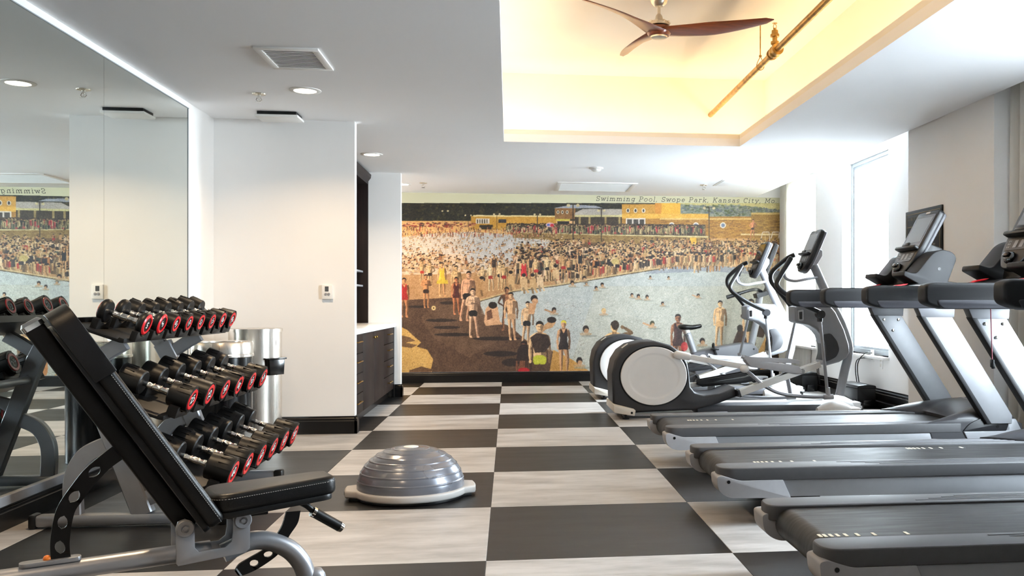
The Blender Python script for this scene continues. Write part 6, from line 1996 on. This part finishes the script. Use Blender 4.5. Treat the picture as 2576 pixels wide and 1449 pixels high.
    for u, v in ((1340, 735), (1358, 730), (1318, 735), (1285, 728), (1212, 742), (1398, 712)):
        sk = rnd_.choice(SK)
        poly([(u - 8, v - 32), (u + 8, v - 34), (u + 10, v - 10), (u - 6, v - 8)], sk); line((u + 4, v - 12), (u + 12, v + 2), 5, sk); line((u - 2, v - 12), (u + 2, v + 4), 5, tuple(c * .7 for c in sk)); ell(u, v - 40, 5, 6.5, sk); ell(u, v - 43, 5.4, 4.6, HAIR)
    # big figures on the beach
    body(1017, 699, 799, (176, 30, 28), one=True, fem=True, skin=(214, 150, 100))
    body(1072, 690, 775, (56, 38, 28), skin=(206, 148, 96), arm='fold')
    body(1112, 660, 746, (226, 200, 60), one=True, fem=True, skin=(232, 176, 120))
    poly([(1100, 705), (1126, 705), (1128, 714), (1098, 714)], (220, 196, 60))
    body(1148, 697, 792, (84, 36, 30), one=True, fem=True, skin=(196, 128, 84))
    body(1168, 682, 808, (40, 30, 28), skin=(222, 172, 134), lean=.1)
    body(1192, 725, 850, (34, 28, 26), skin=(230, 186, 150), arm='fold', lean=-.02)
    poly([(1218, 810), (1222, 776), (1236, 764), (1252, 772), (1258, 808), (1266, 816), (1222, 820)], (222, 178, 136)); ell(1240, 768, 11, 9, HAIR); poly([(1224, 785), (1236, 778), (1240, 800), (1226, 806)], (90, 58, 40), .8)
    body(1275, 722, 832, (70, 52, 38), skin=(160, 112, 76), face=-1, arm='hip')
    body(1289, 735, 856, (196, 160, 120), skin=(226, 180, 134), arm='down', lean=-.03)
    body(1322, 758, 868, (40, 34, 32), skin=(226, 186, 142), arm='down', lean=.06)
    ell(1344, 752, 9, 10, HAIR); ell(1346, 758, 8, 7, (210, 164, 120)); poly([(1332, 762), (1350, 764), (1344, 790), (1328, 790)], (214, 168, 122))
    body(1318, 858, 1010, (196, 34, 40), skin=(120, 78, 54), fem=True, legs=False)
    poly([(1298, 908), (1302, 880), (1312, 866), (1326, 868), (1334, 890), (1334, 908)], (50, 32, 24))
    poly([(1384, 806), (1392, 800), (1398, 812), (1390, 824), (1372, 830), (1364, 838), (1360, 826)], (206, 164, 116)); ell(1388, 805, 12, 8, HAIR)
    body(1358, 808, 1000, (206, 214, 66), skin=(228, 186, 140), legs=False, arm='down')
    poly([(1334, 850), (1350, 838), (1378, 842), (1386, 866), (1372, 886), (1346, 888)], (52, 36, 28), .9)
    body(1418, 806, 938, (46, 34, 30), one=True, fem=True, skin=(206, 160, 116), cap=(232, 222, 70), arm='down')
    # swimmers
    def swimmer(u, v, r, sk=(214, 172, 128), cap=None, arm=0):
        ell(u, v, r, r * 1.2, cap or HAIR); ell(u + r * .15, v + r * .6, r * .75, r * .8, sk, .9); ell(u, v + r * 1.6, r * 2.0, r * .55, (196, 168, 130), .7); ell(u + r, v + r * 2.2, r * 2.8, r * .35, (150, 160, 150), .6)
        if arm:
            line((u, v + r * 1.3), (u + arm * r * 4, v - r * .2), r * .7, sk)
    for a in ((1474, 828, 8), (1590, 742, 4), (1606, 745, 4.5), (1628, 747, 4.5), (1667, 763, 4), (1757, 743, 4, (214, 172, 128), None, -1), (1394, 780, 6, (190, 150, 110), None, -1), (1519, 782, 6, (222, 186, 140), (222, 190, 130)), (1641, 814, 6, (214, 172, 128), (70, 70, 40), -1), (1515, 716, 4.5), (1682, 698, 3), (1767, 858, 7), (1458, 908, 8), (1475, 712, 4), (1500, 724, 4), (1440, 712, 5), (1470, 700, 5), (1636, 697, 3)):
        swimmer(*a)
    # near bathers on the right
    body(1546, 808, 1000, (206, 170, 120), skin=(228, 184, 128), legs=False, arm='up')
    ell(1548, 818, 10, 12, (66, 50, 30))
    ell(1504, 915, 9, 22, (196, 140, 84))
    body(1706, 790, 935, (66, 40, 34), one=True, skin=(150, 104, 72), fem=True); ell(1722, 872, 9, 12, (196, 40, 40), .8)
    body(1809, 756, 872, (226, 186, 130), skin=(224, 184, 134), arm='down', lean=.03, shade=.65)
    poly([(1842, 870), (1850, 846), (1858, 828), (1872, 826), (1874, 846), (1884, 866), (1876, 876)], (74, 52, 38)); ell(1862, 826, 8, 9, HAIR)
    body(1890, 752, 900, (56, 58, 44), one=True, skin=(214, 182, 140), arm='down'); ell(1870, 795, 7, 6, (80, 70, 60))
    ell(1911, 812, 6, 6, (220, 40, 46)); poly([(1895, 830), (1915, 816), (1926, 836), (1920, 850), (1896, 846)], (70, 52, 36))
    poly([(1900, 900), (1930, 840), (1984, 836), (1984, 940), (1880, 940)], (216, 172, 100), .9); poly([(1925, 862), (1936, 836), (1956, 840), (1960, 920), (1928, 925)], (70, 52, 36))
    ell(1091, 775, 5.5, 5.5, (236, 214, 150)); ell(1091, 775, 2, 2, (90, 60, 30)); ell(1548, 658, 10, 8, (196, 176, 110))
    line((1120, 668), (1128, 690), 2, (230, 206, 160)); line((1132, 664), (1126, 690), 2, (230, 206, 160))
    # border and print grain
    vs = np.arange(Hc) / SS + V0
    C[vs < 511] = (245, 239, 202)
    g = rs.normal(0, 1, (Hc // 2, Wc // 2)).astype(np.float32).repeat(2, 0).repeat(2, 1)
    body_rows = (vs >= 512)[:, None]
    lum = C.mean(2)
    C[:] += ((g * 13.0 + smooth_noise(26, 16, 3) + smooth_noise(4, 20, 8) + smooth_noise(9, 13, 9)) * body_rows)[:, :, None]
    # old print: slightly yellowed, a touch more contrast in the body of the picture
    m_ = C.mean(2, keepdims=True)
    Cb = (C - 128) * 1.10 + 128
    Cb = Cb * np.array([0.915, 0.875, 0.86], np.float32)
    C[:] = np.where(body_rows[:, :, None], Cb, C * 0.95)
    np.clip(C, 6, 250, out=C)
    # wall mesh: one vertex about every pixel and a quarter
    x0, x1 = -1.62, 4.12
    z0, z1 = 0.153, ZC - 0.002
    nx, nz = 780, 390
    ztop = 2.62
    xs = np.linspace(x0, x1, nx); zs = np.linspace(z0, z1, nz)
    XX, ZZ = np.meshgrid(xs, zs)
    yw = YF - 0.004
    c, s = math.cos(YAW), math.sin(YAW)
    zc = XX * s + yw * c
    uu = PX + FPX * (XX * c - yw * s) / zc
    vv = PY - FPX * (ZZ - CAM_H) / zc
    px_ = (uu - U0) * SS; py_ = (vv - V0) * SS
    xi = np.clip(px_.astype(int), 0, Wc - 2); yi = np.clip(py_.astype(int), 0, Hc - 2)
    col = (C[yi, xi] + C[yi + 1, xi] + C[yi, xi + 1] + C[yi + 1, xi + 1]) / 4
    f = col / 255.0
    f = np.where(f <= 0.04045, f / 12.92, ((f + 0.055) / 1.055) ** 2.4)
    rgba = np.ones((nx * nz, 4), np.float32)
    rgba[:, :3] = f.reshape(-1, 3) * 0.75
    me = bpy.data.meshes.new('mural')
    co = np.stack([XX, np.full_like(XX, yw), ZZ], -1).reshape(-1, 3).astype(np.float32)
    idx = np.arange(nx * nz).reshape(nz, nx)
    q = np.stack([idx[:-1, :-1], idx[:-1, 1:], idx[1:, 1:], idx[1:, :-1]], -1).reshape(-1, 4)
    me.vertices.add(len(co)); me.vertices.foreach_set('co', co.ravel())
    me.loops.add(q.size); me.loops.foreach_set('vertex_index', q.ravel().astype(np.int32))
    me.polygons.add(len(q)); me.polygons.foreach_set('loop_start', np.arange(0, q.size, 4, dtype=np.int32))
    me.update(calc_edges=True)
    at = me.color_attributes.new('print', 'FLOAT_COLOR', 'POINT')
    at.data.foreach_set('color', rgba.ravel())
    me.materials.append(M['print'])
    o = bpy.data.objects.new('mural', me)
    COL.objects.link(o)
    tag(o, 'wall mural print of a crowded bathing pool covering the far wall', 'mural')
    # title lettering: drawn slab serif italic
    def arc(cx, cy, rx, ry, a0, a1, n=14):
        return [(cx + rx * math.cos(math.radians(a0 + (a1 - a0) * k / n)), cy + ry * math.sin(math.radians(a0 + (a1 - a0) * k / n))) for k in range(n + 1)]
    xh = 0.66
    def sf(x, y, w=0.13):
        return [(x - w, y), (x + w, y)]
    G = {
        'S': (.62, [arc(.31, .74, .24, .25, 35, 270) + arc(.31, .245, .26, .245, 90, -145), [(.53, .78), (.53, 1.0)], [(.08, 0), (.08, .24)]]),
        'P': (.68, [[(.14, 0), (.14, 1)], [(.14, 1), (.40, 1)] + arc(.40, .74, .22, .26, 90, -90) + [(.14, .48)], sf(.14, 0, .15), [(0, 1), (.16, 1)]]),
        'K': (.76, [[(.14, 0), (.14, 1)], [(.62, 1), (.14, .42)], [(.3, .6), (.64, 0)], sf(.14, 0), sf(.14, 1), sf(.62, 1, .11), sf(.64, 0, .12)]),
        'C': (.72, [arc(.38, .5, .33, .5, 50, 310, 20), [(.61, .74), (.61, 1.0)]]),
        'M': (.92, [[(.14, 0), (.14, 1), (.45, .25), (.78, 1), (.78, 0)], sf(.14, 0, .13), sf(.78, 0, .13), [(0, 1), (.14, 1)], [(.78, 1), (.92, 1)]]),
        'w': (.82, [[(.08, xh), (.24, 0), (.41, xh), (.58, 0), (.75, xh)], sf(.08, xh, .1), sf(.75, xh, .1)]),
        'i': (.30, [[(.15, 0), (.15, xh), (.04, xh)], sf(.15, 0), [(.15, .86), (.15, .96)]]),
        'm': (1.0, [[(.14, 0), (.14, xh), (.03, xh)], [(.14, .42)] + arc(.32, .42, .17, .24, 180, 0) + [(.49, 0)], [(.49, .42)] + arc(.67, .42, .17, .24, 180, 0) + [(.84, 0)], sf(.14, 0, .11), sf(.49, 0, .1), sf(.85, 0, .11)]),
        'n': (.68, [[(.14, 0), (.14, xh), (.03, xh)], [(.14, .42)] + arc(.33, .42, .19, .24, 180, 0) + [(.52, 0)], sf(.14, 0), sf(.53, 0)]),
        'g': (.64, [arc(.29, .35, .23, .31, 0, 360, 20), [(.52, xh), (.52, -.08)] + arc(.30, -.10, .22, .2, 0, -150), [(.5, xh), (.62, xh)]]),
        'o': (.62, [arc(.31, xh / 2, .26, xh / 2, 0, 360, 20)]),
        'l': (.30, [[(.15, 0), (.15, 1.03), (.04, 1.03)], sf(.15, 0)]),
        'p': (.68, [[(.15, -.3), (.15, xh), (.03, xh)], arc(.37, .33, .23, .33, 0, 360, 20), sf(.15, -.3)]),
        'e': (.60, [[(.06, .35), (.54, .35)] + arc(.30, .33, .24, .33, 5, 315, 18)]),
        'a': (.64, [arc(.30, .2, .22, .2, 0, 360, 16), arc(.31, .42, .2, .24, 150, 0, 8) + [(.51, .08), (.56, 0), (.64, 0)]]),
        'r': (.52, [[(.15, 0), (.15, xh), (.03, xh)], [(.15, .36)] + arc(.36, .4, .21, .26, 180, 40, 8), sf(.15, 0, .15)]),
        'k': (.68, [[(.14, 0), (.14, 1.03), (.03, 1.03)], [(.52, xh), (.14, .26)], [(.27, .38), (.56, 0)], sf(.14, 0), sf(.52, xh, .1), sf(.56, 0, .11)]),
        's': (.52, [arc(.26, .49, .19, .17, 35, 270, 10) + arc(.26, .16, .2, .16, 90, -145, 10), [(.44, .5), (.44, .66)], [(.07, 0), (.07, .16)]]),
        't': (.46, [[(.2, .9), (.2, .14)] + arc(.33, .14, .13, .14, 180, 330, 8), [(.04, xh), (.4, xh)]]),
        'y': (.68, [[(.1, xh), (.34, .05)], [(.58, xh), (.26, -.24), (.08, -.27)], sf(.1, xh, .1), sf(.58, xh, .1)]),
        ',': (.22, [[(.1, .08), (.1, .0), (.03, -.18)]]),
        '.': (.22, [[(.1, 0), (.1, .1)]]),
    }
    txt = 'Swimming Pool, Swope Park, Kansas City, Mo.'
    gap, sp = 0.19, 0.52
    adv = sum((sp if ch == ' ' else G[ch][0] + gap) for ch in txt) - gap
    pa, pb = U(1499, 507.6, Y=yw), U(1956, 508.2, Y=yw)
    capz = U(1700, 496.6, Y=yw).z
    base = (pa.z + pb.z) / 2
    ch_h = capz - base
    sxx = (pb.x - pa.x - 0.015) / adv
    b = BM()
    wgt = 0.105 * ch_h
    x = pa.x
    yy = yw - 0.0012
    for ch in txt:
        if ch == ' ':
            x += sp * sxx
            continue
        w, strokes = G[ch]
        for st in strokes:
            P = [Vector((x + px * sxx + py * ch_h * 0.22, 0, base + py * ch_h)) for px, py in st]
            for i in range(len(P) - 1):
                d = (P[i + 1] - P[i])
                if d.length < 1e-6:
                    continue
                d.normalize()
                nrm = Vector((-d.z, 0, d.x)) * wgt / 2
                a_, c_ = P[i] - d * wgt * .3, P[i + 1] + d * wgt * .3
                vs_ = [b.verts.new((p.x, yy, p.z)) for p in (a_ + nrm, c_ + nrm, c_ - nrm, a_ - nrm)]
                b.faces.new(vs_)
        x += (w + gap) * sxx
    obj('title_lettering', b, mat('print_ink', (58, 56, 60), 0.6, var=0.1), o, smooth=0)
mural()
